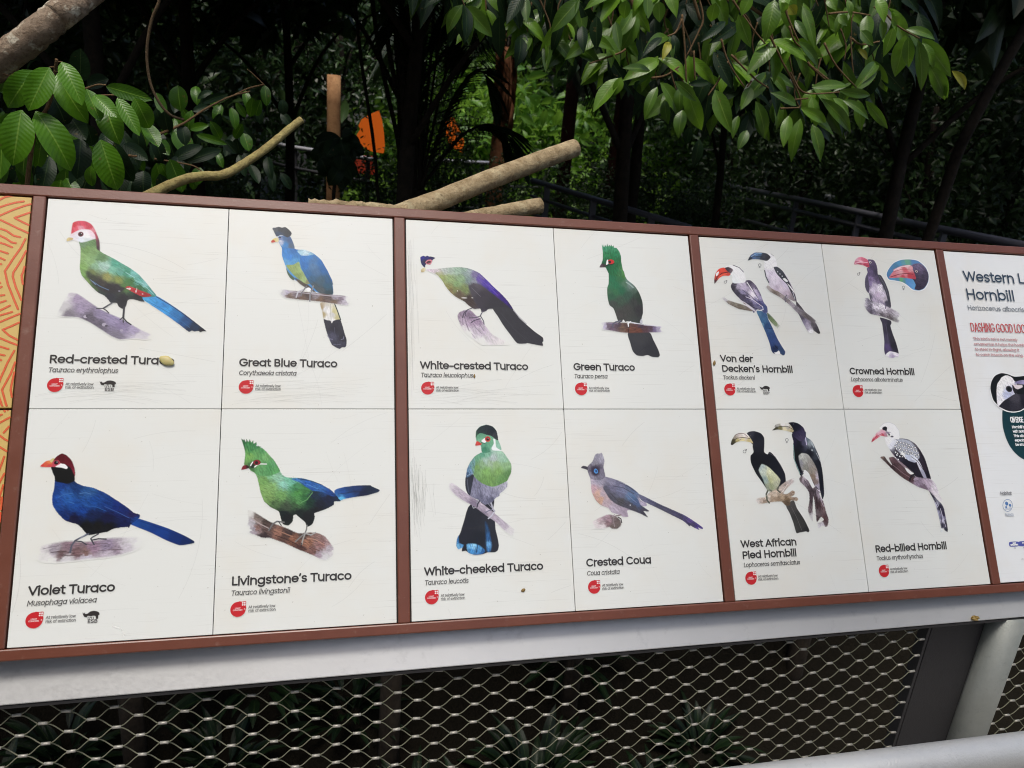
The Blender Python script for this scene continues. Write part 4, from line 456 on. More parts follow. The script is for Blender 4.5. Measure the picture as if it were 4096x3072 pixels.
["crowned hornbill",[1.5418,0],[["p",[1236,1691,1498,1756,1510,1817,1472,1879,1500,2060,1549,2252,1578,2507,1482,2482,1348,2468,1231,2551,1215,2427,1253,2235,1263,2018,1263,1824],[[1319,1846,4209224],[1420,1892,3157045],[1310,2378,5851509],[1311,2209,4669525],[1482,2326,2762287],[1479,2181,3354424],[1253,2474,4800605]],0.2,80,0.5],["l",[1360,1845,1359,2088,1325,2449],1.04,6116972,1],["p",[1231,2551,1289,2498,1355,2463,1428,2476,1482,2482,1579,2516,1550,2589,1485,2585,1404,2615,1299,2598],[[1312,2521,15724527],[1477,2506,15525614],[1410,2579,11378620],[1358,2568,12827087]],0.2,10,0.8],["p",[1084,549,1087,648,1006,777,968,976,995,1099,1041,1146,1058,1293,1234,1378,1412,1458,1556,1453,1572,1250,1545,1003,1472,781,1350,687,1352,511,1222,467],[[1196,619,6904700],[1105,673,5852523],[1271,665,5129053],[1172,769,8943003],[1104,847,8219794],[1306,788,5918565],[1349,861,7233661],[1119,921,9404068],[1198,942,13155792],[1150,1068,13682390],[1359,960,14933223],[1343,1060,14604257],[1271,1162,12759495],[1172,1264,11313077],[1381,1158,13419218],[1415,1280,12563649],[1347,1357,10655404],[1029,974,5458525],[1043,1220,6314600],[1485,1352,4867667],[1498,955,5130583],[1385,810,5720675]],0.4,70,0.5],["p",[1344,692,1430,703,1512,875,1566,1077,1572,1299,1561,1438,1508,1381,1496,1208,1461,1011,1380,840],[[0,0,4407369]],0.2,65,0.5],["l",[1386,723,1489,930,1529,1177],1.07,7367800,0.8],["p",[1077,711,1017,776,984,877,977,1025,1036,1127,1075,960],[[0,0,5459039]],0.2,75,0.5],["p",[1125,351,1176,326,1217,329,1284,338,1324,379,1356,486,1346,662,1261,728,1175,749,1149,576,1106,503],[[1234,391,5851747],[1169,369,7167609],[1301,488,5391710],[1169,620,6773112],[1307,613,4340300],[1237,542,4997209]],0.35,50,0.5],["p",[770,469,814,361,892,302,1004,284,1132,341,1162,495,1108,523,999,483,866,464],[[843,347,14265274],[945,310,14716321],[996,332,13988232],[1074,361,13920896],[1075,436,12996453],[842,440,13133951],[959,392,15511997],[922,451,12540012],[1121,492,12207706]],0.15,10,0.5],["l",[798,442,958,399,1121,412],1.32,15716827,0.8],["l",[840,455,978,444,1136,486],1.06,8793410,0.8],["e",1197,398,31,26,14537683,0.4],["e",1197,398,17,15,1446422,0.4],["p",[856,1281,984,1247,1044,1294,1108,1316,1292,1358,1497,1445,1701,1537,1783,1625,1698,1792,1553,1759,1398,1703,1189,1648,1004,1617,912,1523,866,1403],[[868,1324,14077915,0.05],[941,1346,10854062,0.9],[1001,1307,8419977],[1002,1466,7301239],[1013,1564,6116705],[1182,1362,11709368],[1166,1461,14604258],[1095,1561,8353926],[1377,1503,13485775],[1331,1455,15196394],[1302,1628,6840678],[1200,1582,9669781],[1534,1547,10524834],[1509,1695,6314075],[1683,1640,11709368,0.8],[1625,1740,7301229,0.8],[1744,1688,14604257,0.05]],0.6,25,1.2],["l",[1416,1354,1431,1427,1409,1477],2.37,7234173,0.4],["l",[1062,1268,1081,1317],2.36,6050662,0.4],["p",[1565,677,1645,535,1815,373,2028,283,2270,259,2498,288,2676,439,2730,625,2681,811,2541,983,2383,1040,2200,1022,2074,926,1949,856,1765,824,1602,801],[[0,0,15724527]],0.0,0,0.6],["p",[1579,676,1651,547,1818,388,2030,301,2261,277,2484,304,2657,450,2710,626,2662,806,2533,963,2381,1020,2215,1001,2092,906,1964,836,1774,806,1624,787],[[1625,699,5143720],[1707,545,5407661],[1960,381,5608122],[1890,460,5341346],[2166,333,7251596],[2078,350,6593191],[2390,347,5801653],[1724,770,5804730],[1858,802,5605802],[1942,799,6990453],[2006,834,6328727],[2148,903,6395853],[2253,949,6725842],[2105,830,5803717]],0.08,0,0.5],["p",[2276,429,2350,382,2414,372,2502,360,2582,389,2676,500,2705,652,2656,806,2529,956,2382,1012,2268,989,2312,884,2271,772,2185,700,2235,546],[[2341,465,7233661],[2408,563,5984103],[2465,408,7300225],[2533,812,4011333],[2624,630,4669265],[2513,456,7036537],[2337,643,4800593],[2371,919,3484732],[2342,769,4274248]],0.5,20,0.5],["p",[1637,744,1712,645,1793,566,1761,555,2004,450,2236,413,2309,453,2306,530,2337,643,2346,749,2178,741,1955,725,1756,746],[[1774,643,14124171],[1935,522,15316154],[1867,588,14063519],[2174,447,14925506],[2101,539,13328744],[2222,496,14393252],[1974,621,14656425],[1791,705,13200244],[2189,675,12402761],[2080,654,13861771],[2015,708,12469842],[2296,708,11682638]],0.15,10,0.5],["l",[1676,727,1913,649,2114,622,2287,635],1.61,7676975,0.7],["l",[1767,605,1990,532,2258,532],1.08,11752796,0.7],["l",[1787,566,2000,470,2234,429],1.35,15721189,0.8],["e",2397,559,49,39,3484729,0.4],["e",2397,559,34,29,14207690,0.4],["e",2397,559,17,16,1446425,0.4],["l",[872,695,868,706,860,715,849,722,838,724,826,723,818,717,812,709,812,698,816,688,824,678,835,672,846,669,858,671,867,676,872,685,872,695],0.84,4802637,0.4],["l",[866,677,891,654],0.84,4802637,0.4],["l",[867,655,891,654,887,678],0.85,4802637,0.4],["l",[2009,959,2005,971,1995,981,1983,988,1970,991,1957,989,1948,983,1942,973,1942,962,1946,950,1955,940,1967,933,1981,930,1993,932,2003,938,2009,948,2009,959],0.86,4802637,0.4],["l",[1970,991,1964,1024],0.86,4802637,0.4],["l",[1946,1010,1987,1008],0.86,4802637,0.4]],[["t","Crowned Hornbill",27.3,298.9,189.8,298.0],["i","Lophoceros alboterminatus",27.4,314.7,156.4,314.0]],[40.2,336.3,53.9,324.0],[[56.8,335.3],[99.7,335.0],[56.4,341.1],[99.9,341.3]],None],
["west african pied hornbill",[1.2418,0.3755],[["p",[1723,1441,1792,1389,1850,1414,1920,1470,2008,1639,2063,1610,2167,1606,2230,1656,2226,1722,2147,1745,2170,1838,2215,1913,2248,2108,2285,2279,2247,2398,2201,2425,2122,2394,2032,2443,2018,2347,2104,2326,2172,2280,2119,2225,2007,2322,2005,2149,2012,1907,1998,1809,1949,2051,1914,2295,1867,2241,1841,2071,1892,1904,1911,1734,1845,1610,1747,1515],[[1757,1437,7036258],[1841,1439,11576493],[1886,1513,8418429],[1952,1637,6049621],[2109,1714,8287101],[2199,1680,13551312],[1998,1712,4668481],[2060,1860,4799037],[2151,1813,10523808],[2099,1982,4140336],[2207,2010,7166298],[2195,2276,5388859],[2240,2350,5982540],[1887,2097,7036258],[1942,1905,4799553],[1884,2217,11314093,0.5],[2108,2393,12169406,0.7],[2036,2415,12432834,0.5],[2029,2270,4272179]],0.6,75,0.9],["l",[2061,1664,2060,1860,2060,2054],1.31,2298903,0.8],["l",[1837,1463,1949,1662,1935,1856],1.05,3548973,0.8],["l",[2158,1862,2207,2010],1.58,11510189,1],["l",[2117,1666,2179,1716],2.11,15525102,0.8],["p",[1353,1973,1532,1869,1592,2035,1726,2260,1813,2478,1786,2515,1733,2499,1664,2506,1594,2513,1511,2520,1470,2323,1414,2130],[[1485,2013,4736580],[1568,2207,3618356],[1654,2377,3815735],[1723,2475,2960427],[1491,2372,4276285]],0.2,65,0.5],["l",[1471,2012,1565,2231,1641,2472],0.77,7302250,0.8],["p",[761,729,756,881,683,953,668,1026,678,1124,757,1319,871,1491,962,1631,1090,1694,1232,1649,1360,1550,1408,1503,1411,1332,1327,1135,1212,961,1151,898,1106,888,1064,934,994,879,1016,662],[[847,1029,1184278],[1251,1084,1513247],[1353,1355,1973798],[898,1492,2171943],[877,784,1973796],[1126,984,1250074]],0.2,65,0.5],["p",[827,1260,870,1176,917,1128,995,1158,1076,1209,1216,1353,1289,1464,1217,1596,1068,1693,960,1643,904,1448],[[894,1201,11451579],[925,1274,12569019],[1058,1301,14212024],[1179,1425,13356715],[1067,1447,12172434],[1048,1592,10265475],[958,1445,10070950],[991,1614,9081216],[1221,1523,11646108]],0.3,60,1],["l",[1004,1300,1061,1495,1083,1641],0.77,9673319,1],["l",[1108,910,1236,986,1369,1233],0.78,5987172,1],["p",[646,516,692,471,767,457,836,457,967,501,1030,593,1009,736,877,789,763,739,701,664],[[850,562,1776161],[747,511,3486780],[975,662,2171177]],0.2,40,0.5],["e",723,548,14,12,5919825,0.4],["p",[264,723,299,631,378,533,444,499,554,485,644,506,711,585,770,704,673,676,512,657,387,686,304,734],[[323,656,4407593],[360,570,9537919],[446,529,12958646],[579,547,15262171],[494,583,14077122],[432,644,12629119],[543,628,14602913],[676,647,12891264],[629,585,13813949],[290,709,3419942],[662,536,15525599]],0.15,20,0.5],["l",[319,651,425,595,548,584,708,605],1.29,4601135,0.6],["l",[377,538,476,500,584,505,659,565],1.03,5851980,0.6],["l",[389,671,517,613],0.77,7233859,0.6],["p",[646,1921,723,1811,887,1792,1036,1688,1208,1620,1389,1502,1563,1438,1643,1420,1665,1464,1495,1570,1372,1667,1330,1736,1417,1738,1531,1676,1583,1696,1568,1762,1485,1808,1609,1811,1645,1848,1606,1888,1476,1873,1436,1968,1340,1970,1255,1891,1009,1896,817,1921],[[672,1905,14339789,0.05],[743,1872,13550268,0.7],[826,1850,12957096],[940,1805,13813433],[874,1899,9469807],[1138,1738,12957092],[1072,1833,10916477],[1311,1670,12958128],[1204,1860,9469031],[1295,1791,11508610],[1398,1842,7758155],[1427,1625,11509654],[1529,1481,12957621,0.9],[1646,1440,14341077,0.1],[1551,1725,9337967],[1435,1770,10653305],[1604,1847,9469035],[1385,1938,5983035]],0.45,-25,0.9],["e",1548,1713,39,27,11508614,0.4],["e",1548,1713,22,15,8351069,0.4],["e",1612,1850,30,24,12035215,0.4],["e",1612,1850,17,12,8351065,0.4],["l",[1308,1694,1437,1552],1.03,15525087,1],["l",[979,1667,935,1733,939,1853,981,1907],3.33,5527113,0.4],["l",[940,1757,967,1806],2.04,9605764,0.4],["l",[1224,1608,1193,1655,1252,1705],3.35,6118736,0.4],["l",[1027,1651,1065,1676],2.57,6447963,0.4],["p",[1688,513,1695,669,1676,768,1654,1016,1676,1116,1704,1220,1734,1302,1770,1383,1913,1322,2025,1521,2091,1645,2162,1642,2199,1868,2256,1772,2278,1527,2286,1280,2255,1005,2185,804,2143,698,2094,642,2004,578,2005,470],[[1836,670,1513248],[1717,918,1184274],[1732,1215,1184285],[2054,923,1513248],[2008,646,6583166],[2086,697,9739940],[2178,849,5265505],[1906,570,3879499],[1822,770,1250077],[2227,1100,1513248],[2264,1522,1250077],[2225,1791,2171180],[2185,999,3685445],[1723,669,2169648],[1931,696,4933728]],0.3,65,0.5],["l",[1685,743,1669,1066,1757,1339],1.06,9878714,0.8],["l",[1987,596,1994,747],1.88,13880040,1],["e",2106,861,17,18,11712703,1.2],["l",[2196,924,2269,1100],1.34,11383994,1.2],["l",[2104,672,2157,799],2.15,11845059,1.5],["p",[1771,993,1812,944,1863,920,1999,952,2110,1123,2170,1297,2176,1544,2161,1672,2070,1596,1987,1398,1918,1288,1814,1271,1781,1147],[[1847,994,12040627],[1893,1070,11316390],[1802,1118,9342355],[2019,1171,10130832],[1928,1219,9079169],[2068,1419,8943206],[2033,1270,9537919],[2166,1421,12432834],[2124,1617,11314357],[2082,1518,8220008]],0.35,60,1],["p",[1813,1278,1893,1268,1966,1343,2049,1591,2008,1639,1931,1490,1844,1414,1841,1340],[[0,0,15066597]],0.0,0,0.6],["p",[1628,296,1687,276,1755,274,1864,305,1973,394,2003,546,1952,646,1836,670,1716,556,1675,448],[[1740,342,1184285],[1860,494,3287622],[1945,495,3616843],[1817,393,1513251],[1902,595,4405844]],0.3,50,0.5],["e",1744,312,11,10,5987174,0.4],["p",[1237,443,1330,373,1309,360,1344,323,1443,298,1639,299,1732,443,1698,486,1529,449,1364,428],[[1362,336,11645099],[1490,321,15592681],[1600,337,14474198],[1339,406,4275753],[1424,396,7564873],[1533,417,14406320],[1642,438,12958102],[1266,435,2894368],[1621,392,11577498],[1682,458,11247483]],0.15,15,0.5],["l",[1314,385,1457,361,1610,367,1728,430],1.19,4406326,0.6],["l",[1335,328,1303,360,1344,371],1.06,9341829,0.8],["l",[1834,1286,1803,1352,1778,1388],3.16,4407626,0.4],["l",[2096,1616,2131,1666],2.37,6116961,0.4],["l",[587,869,583,880,575,890,564,896,551,898,539,895,529,889,523,879,522,868,526,857,534,848,545,841,558,839,570,842,580,848,586,858,587,869],0.83,4737101,0.4],["l",[580,848,605,825],0.83,4737101,0.4],["l",[579,825,605,825,602,852],0.83,4737101,0.4],["l",[1581,643,1577,654,1569,664,1557,670,1544,672,1531,670,1521,663,1515,653,1514,642,1518,630,1527,621,1539,614,1552,612,1564,615,1574,621,1580,631,1581,643],0.85,4737101,0.4],["l",[1544,672,1539,705],0.85,4737101,0.4],["l",[1521,690,1561,690],0.85,4737101,0.4]],[["t","West African",26.6,274.2,147.8,276.2],["t","Pied Hornbill",27.2,295.9,144.9,297.1],["i","Lophoceros semifasciatus",27.1,311.9,150.5,313.7]],[39.8,334.4,52.5,322.7],[[55.6,333.8],[98.3,334.4],[55.4,339.5],[99.2,340.1]],None],
["red-billed hornbill",[1.5418,0.3755],[["p",[1800,1762,1893,1835,1964,1939,2066,2044,2108,2146,2120,2399,2122,2575,2102,2632,2036,2597,2006,2546,1971,2634,1932,2618,1957,2519,1942,2292,1894,1988],[[1857,1860,2893622],[1929,1964,7302524],[1940,2065,11645122],[2021,2118,2696244],[1967,2243,10789817],[2013,2320,9605291],[2088,2247,3089981],[2029,2396,13289179],[2080,2448,3222073],[2010,2496,4867671],[2094,2611,2894390],[1960,2594,15396847]],0.4,78,0.8],["l",[1883,1886,2007,2194,2005,2521],1.4,2169643,0.8],["l",[1961,2116,1988,2369,1985,2545],1.12,3419968,0.8],["l",[2017,2143,2059,2397,2080,2523],1.12,13617884,0.8],["p",[920,690,1045,665,1099,873,1243,1081,1417,1289,1484,1372,1350,1326,1143,1135,1025,954],[[971,742,15724527],[1035,898,13813456],[1137,1002,11509677],[1056,949,12956607],[1255,1183,9732490],[1412,1314,7759468]],0.2,55,1],["p",[980,866,1061,743,1136,661,1291,636,1470,656,1636,749,1735,880,1823,1063,1856,1219,1895,1452,1892,1513,1711,1505,1534,1475,1479,1367,1361,1262,1203,1136,1076,1006],[[1117,770,13093588],[1277,719,7303036],[1185,899,4735819],[1158,1054,2893620],[1463,695,7631744],[1622,827,6117474],[1767,1037,3089969],[1785,1270,3220527],[1817,1425,1905952],[1482,1264,1906467],[1375,1185,2169638],[1575,1420,2300710],[1654,1319,2761004],[1659,957,3879483]],0.35,55,0.5],["p",[1113,705,1289,649,1495,688,1626,806,1696,958,1689,1061,1603,1099,1424,1083,1261,978,1146,860],[[0,0,11712194]],0.3,50,1],["e",1140,675,29,24,3420732,0.4],["e",1140,675,18,17,15724527,0.5],["e",1205,707,29,24,3420732,0.4],["e",1205,707,18,17,15724527,0.5],["e",1281,728,29,24,3420732,0.4],["e",1281,728,18,17,15724527,0.5],["e",1355,740,29,24,3420732,0.4],["e",1355,740,18,17,15724527,0.5],["e",1422,763,29,24,3420732,0.4],["e",1422,763,18,17,15724527,0.5],["e",1482,788,29,24,3420732,0.4],["e",1482,788,18,17,15724527,0.5],["e",1567,822,29,24,3420732,0.4],["e",1567,822,18,17,15724527,0.5],["e",1623,838,29,24,3420732,0.4],["e",1623,838,18,17,15724527,0.5],["e",1170,744,29,24,3420732,0.4],["e",1170,744,18,17,15724527,0.5],["e",1228,778,29,24,3420732,0.4],["e",1228,778,18,17,15724527,0.5],["e",1303,799,29,24,3420732,0.4],["e",1303,799,18,17,15724527,0.5],["e",1370,804,29,24,3420732,0.4],["e",1370,804,18,17,15724527,0.5],["e",1455,833,29,24,3420732,0.4],["e",1455,833,18,17,15724527,0.5],["e",1519,854,29,24,3420732,0.4],["e",1519,854,18,17,15724527,0.5],["e",1580,890,29,24,3420732,0.4],["e",1580,890,18,17,15724527,0.5],["e",1642,912,29,24,3420732,0.4],["e",1642,912,18,17,15724527,0.5],["e",1124,808,29,24,3420732,0.4],["e",1124,808,18,17,15724527,0.5],["e",1197,822,29,24,3420732,0.4],["e",1197,822,18,17,15724527,0.5],["e",1258,850,29,24,3420732,0.4],["e",1258,850,18,17,15724527,0.5],["e",1334,883,29,24,3420732,0.4],["e",1334,883,18,17,15724527,0.5],["e",1402,893,29,24,3420732,0.4],["e",1402,893,18,17,15724527,0.5],["e",1477,924,29,24,3420732,0.4],["e",1477,924,18,17,15724527,0.5],["e",1530,954,29,24,3420732,0.4],["e",1530,954,18,17,15724527,0.5],["e",1593,984,29,24,3420732,0.4],["e",1593,984,18,17,15724527,0.5],["e",1680,994,29,24,3420732,0.4],["e",1680,994,18,17,15724527,0.5],["e",1153,857,29,24,3420732,0.4],["e",1153,857,18,17,15724527,0.5],["e",1226,878,29,24,3420732,0.4],["e",1226,878,18,17,15724527,0.5],["e",1288,921,29,24,3420732,0.4],["e",1288,921,18,17,15724527,0.5],["e",1350,947,29,24,3420732,0.4],["e",1350,947,18,17,15724527,0.5],["e",1426,967,29,24,3420732,0.4],["e",1426,967,18,17,15724527,0.5],["e",1491,988,29,24,3420732,0.4],["e",1491,988,18,17,15724527,0.5],["e",1571,1019,29,24,3420732,0.4],["e",1571,1019,18,17,15724527,0.5],["e",1634,1034,29,24,3420732,0.4],["e",1634,1034,18,17,15724527,0.5],["e",1116,931,28,23,3420732,0.4],["e",1116,931,18,17,15724527,0.5],["e",1166,959,29,23,3420732,0.4],["e",1166,959,18,17,15724527,0.5],["e",1245,972,29,24,3420732,0.4],["e",1245,972,18,17,15724527,0.5],["e",1310,987,29,24,3420732,0.4],["e",1310,987,18,17,15724527,0.5],["e",1369,1015,29,24,3420732,0.4],["e",1369,1015,18,17,15724527,0.5],["e",1454,1036,29,24,3420732,0.4],["e",1454,1036,18,17,15724527,0.5],["e",1509,1062,29,24,3420732,0.4],["e",1509,1062,18,17,15724527,0.5],["e",1592,1093,29,24,3420732,0.4],["e",1592,1093,18,17,15724527,0.5],["e",1139,990,28,23,3420732,0.4],["e",1139,990,18,17,15724527,0.5],["e",1205,1021,29,23,3420732,0.4],["e",1205,1021,18,17,15724527,0.5],["e",1265,1031,29,23,3420732,0.4],["e",1265,1031,18,17,15724527,0.5],["e",1344,1058,29,23,3420732,0.4],["e",1344,1058,18,17,15724527,0.5],["e",1085,1047,28,23,3420732,0.4],["e",1085,1047,18,17,15724527,0.5],["e",1153,1086,28,23,3420732,0.4],["e",1153,1086,18,17,15724527,0.5],["p",[1242,913,1326,953,1396,1070,1338,1056,1261,978],[[0,0,15658991]],0.1,0,0.5],["p",[1332,1005,1531,994,1638,1074,1648,1118,1556,1157,1475,1136,1390,1103],[[1398,1057,13094624],[1545,1085,14803950],[1505,1136,11646154]],0.2,30,0.5],["p",[1602,1138,1661,1118,1709,1217,1795,1481,1721,1484,1654,1319],[[1647,1190,13882077],[1726,1423,10789813]],0.15,60,0.5],["l",[1494,1033,1629,1125,1745,1320],1.13,1184274,0.8],["l",[1176,951,1329,1108,1496,1187],1.4,1446429,0.8],["l",[1728,919,1809,1141,1863,1426],1.42,1184278,0.8],["p",[721,1040,760,1017,829,1018,869,1080,925,1152,981,1204,945,1107,935,1043,1042,1026,1083,1052,1144,1130,1247,1229,1455,1412,1566,1471,1744,1490,1891,1519,1998,1634,2051,1840,2133,2045,2165,2168,2070,2023,1889,1856,1800,1762,1558,1680,1338,1560,1149,1442,967,1286,815,1130],[[770,1048,8350560],[810,1074,5128510],[897,1178,4337710],[974,1076,7033429],[1059,1103,5652292],[1007,1230,3548456],[1104,1360,4600371],[1177,1284,5981255],[1325,1466,5651774],[1440,1494,4730931],[1547,1573,9272720],[1501,1495,11246508],[1779,1629,12101817],[1704,1704,7232875],[1977,1710,14076632,0.7],[2030,1915,14931941,0.45],[2122,2070,15525102,0.1]],0.45,40,0.9],["p",[1286,1261,1344,1277,1467,1382,1411,1409,1333,1354],[[0,0,15066597]],0.0,0,0.5],["l",[1011,1205,1221,1375,1410,1493],1.11,9468030,1],["l",[1517,1406,1420,1442,1359,1530],4.49,2300705,0.4],["l",[1454,1417,1505,1470],2.8,3419442,0.4],["p",[909,617,1085,609,1191,693,1097,795,1009,872,921,773],[[980,691,15724527],[1057,769,14803948]],0.15,50,1.2],["p",[802,417,875,339,941,306,1049,290,1192,341,1277,459,1277,595,1233,659,1113,619,1006,540,956,444],[[0,0,15724527]],0.05,50,0.7],["l",[823,378,926,306,1065,285,1193,333,1280,459,1281,589],0.7,12830156,0.6],["p",[879,404,944,373,995,395,979,452,914,462,872,443],[[0,0,1973025]],0.3,0,0.5],["e",987,509,39,24,9535894,1.2],["e",1020,548,21,26,4866383,1],["e",1087,593,36,18,5525341,1],["e",1048,504,18,13,11314357,1],["e",958,470,24,16,5851992,1],["p",[556,712,603,623,662,559,745,487,867,438,946,504,973,592,895,591,820,575,690,641],[[659,559,15125457],[776,482,14667733],[587,687,12730705],[697,598,13327209],[798,529,14986939],[852,565,12734046],[865,487,14724799],[942,561,11896728]],0.12,25,0.5],["l",[575,687,698,590,859,524],0.83,9186880,0.6]],[["t","Red-billed Hornbill",29.2,296.9,201.6,297.6],["i","Tockus erythrorhynchus",28.8,313.0,139.6,313.9]],[41.4,335.4,53.5,323.5],[[56.8,334.2],[97.9,334.5],[56.7,340.0],[98.9,340.4]],None]]
INFO = [[1.8627,0],[["p",[630,3295,699,3115,826,2979,1026,2909,1207,2933,1381,2988,1662,2964,1999,2897,2262,3000,2263,3263,2037,3551,1810,3712,1484,3749,1355,3797,1164,3826,979,3800,808,3719,654,3556],[[0,0,15724527]],0.0,0,0.6],["p",[647,3287,713,3120,833,2989,1023,2922,1204,2946,1378,3001,1659,2977,1995,2913,2242,3013,2241,3263,2024,3539,1797,3702,1487,3733,1358,3785,1167,3810,989,3785,823,3703,673,3551],[[0,0,1184274]],0.08,0,0.5],["p",[782,3683,911,3581,1045,3529,1256,3412,1415,3393,1719,3428,1860,3500,1721,3695,1489,3728,1170,3800,990,3780,878,3734],[[1017,3657,2433321],[1292,3528,4473161],[1190,3708,3157301],[1529,3579,2038563]],0.4,20,0.5],["p",[807,3325,865,3170,939,3097,1007,3026,1103,2981,1167,2972,1249,2995,1314,3036,1342,3093,1394,3139,1408,3217,1474,3269,1404,3373,1254,3420,1081,3503,944,3568,781,3688,764,3581],[[1017,3091,15724527],[911,3298,15724527],[1153,3038,15724527],[1276,3322,13158618],[1067,3426,12173273],[855,3555,15461103],[1260,3115,15723245],[1349,3270,10856895]],0.3,50,0.5],["e",1159,3289,87,72,3815229,0.4],["e",1159,3289,53,45,1184274,0.4],["p",[1274,3192,1355,3244,1416,3321,1318,3412,1270,3348,1256,3270],[[0,0,2433316]],0.2,0,0.5],["p",[1279,3166,1351,3192,1539,3190,1549,3242,1422,3295,1334,3270],[[0,0,14800344]],0.2,0,0.5],["p",[1340,3145,1483,3092,1642,3080,1887,3109,1932,3187,1774,3188,1557,3180],[[1444,3126,8748708],[1635,3111,10524858]],0.2,0,0.5],["p",[1406,3295,1768,3214,2034,3291,1878,3422,1567,3411,1352,3399],[[0,0,1184274]],0.1,0,0.5]],[["p",[900,3739,829,3958,805,4176,830,4393,889,4570,982,4713,1104,4828,1237,4897,1458,4941,1800,4906,2104,4760,2305,4488,2406,4073,2356,3709,2135,3485,1677,3403,1221,3489],[[0,0,1259583]],0.03,0,0.5]],[["l",[683,5884,662,5933,625,5975,578,6001,527,6009,481,5998,445,5969,427,5926,428,5877,448,5828,485,5787,533,5760,584,5751,630,5763,666,5792,684,5835,683,5884],1.02,5864875,0.4],["e",538,5841,41,42,5537203,0.4],["e",620,5880,32,32,5537203,0.4],["e",505,5918,22,21,5537203,0.4],["l",[532,5872,520,5955],1.17,5537203,0.4],["l",[614,5906,603,5957],1.17,5537203,0.4],["l",[475,5956,628,5961],1.16,5537203,0.4],["p",[429,6660,661,6659,650,6753,424,6753],[[0,0,5134241]],0.03,0,0.5],["p",[677,6659,933,6659,921,6754,668,6753],[[0,0,5134241]],0.03,0,0.5]],[["title","Western L",[45.3,73.6],[216.8,73.0],2636622,0.118,0,19],["title","Hornbill",[43.2,117.6],[180.4,116.2],2636622,0.118,0,19],["latin_name","Horizocerus albocris",[41.3,143.7],[200.9,143.1],2636622,0.07,0,0],["heading","DASHING GOOD LOO",[39.6,195.6],[193.4,196.0],12200753,0.075,0,0],["story_text","This bird's tail is not merely",[41.7,215.6],[165.2,216.8],12012113,0.085,0,0],["story_text","ornamental. It helps the hornb",[41.2,228.2],[181.6,228.4],12012113,0.085,0,0],["story_text","to steer in flight, allowing it",[41.8,240.2],[164.2,241.0],12012113,0.085,0,0],["story_text","to catch insects on the wing.",[41.6,252.7],[173.3,253.9],12012113,0.085,0,0],["heading","ON EDGE",[103.5,405.7],[138.8,405.3],15724527,0.075,0,0],["story_text","Hornbill b",[104.3,418.6],[138.6,418.2],15724527,0.08,0,0],["story_text","with notc",[104.8,428.4],[136.4,427.8],15724527,0.08,0,0],["story_text","This allo",[104.8,438.7],[134.0,438.4],15724527,0.08,0,0],["story_text","especia",[105.3,448.5],[131.6,448.7],15724527,0.08,0,0],["story_text","be stru",[105.1,458.2],[129.4,458.5],15724527,0.08,0,0],["habitat_text","Habitat",[41.3,565.1],[71.3,566.1],4999760,0.11,0,0],["habitat_text","Forests",[44.8,610.8],[66.2,610.9],9937847,0.08,0,0],["status_text","NOT",[50.3,669.8],[58.9,669.7],15724527,0.1,0,0],["status_text","EVALUATED",[44.1,673.1],[63.5,673.2],15724527,0.1,0,0],["status_text","DATA",[75.1,669.8],[86.0,669.7],15724527,0.1,0,0],["status_text","NE",[51.9,679.8],[56.0,679.7],4999760,0.1,0,0],["status_text","DD",[75.7,679.8],[79.9,679.7],4999760,0.1,0,0],["status_text","At r",[65.6,703.4],[73.9,703.5],4999760,0.09,0,0]]]
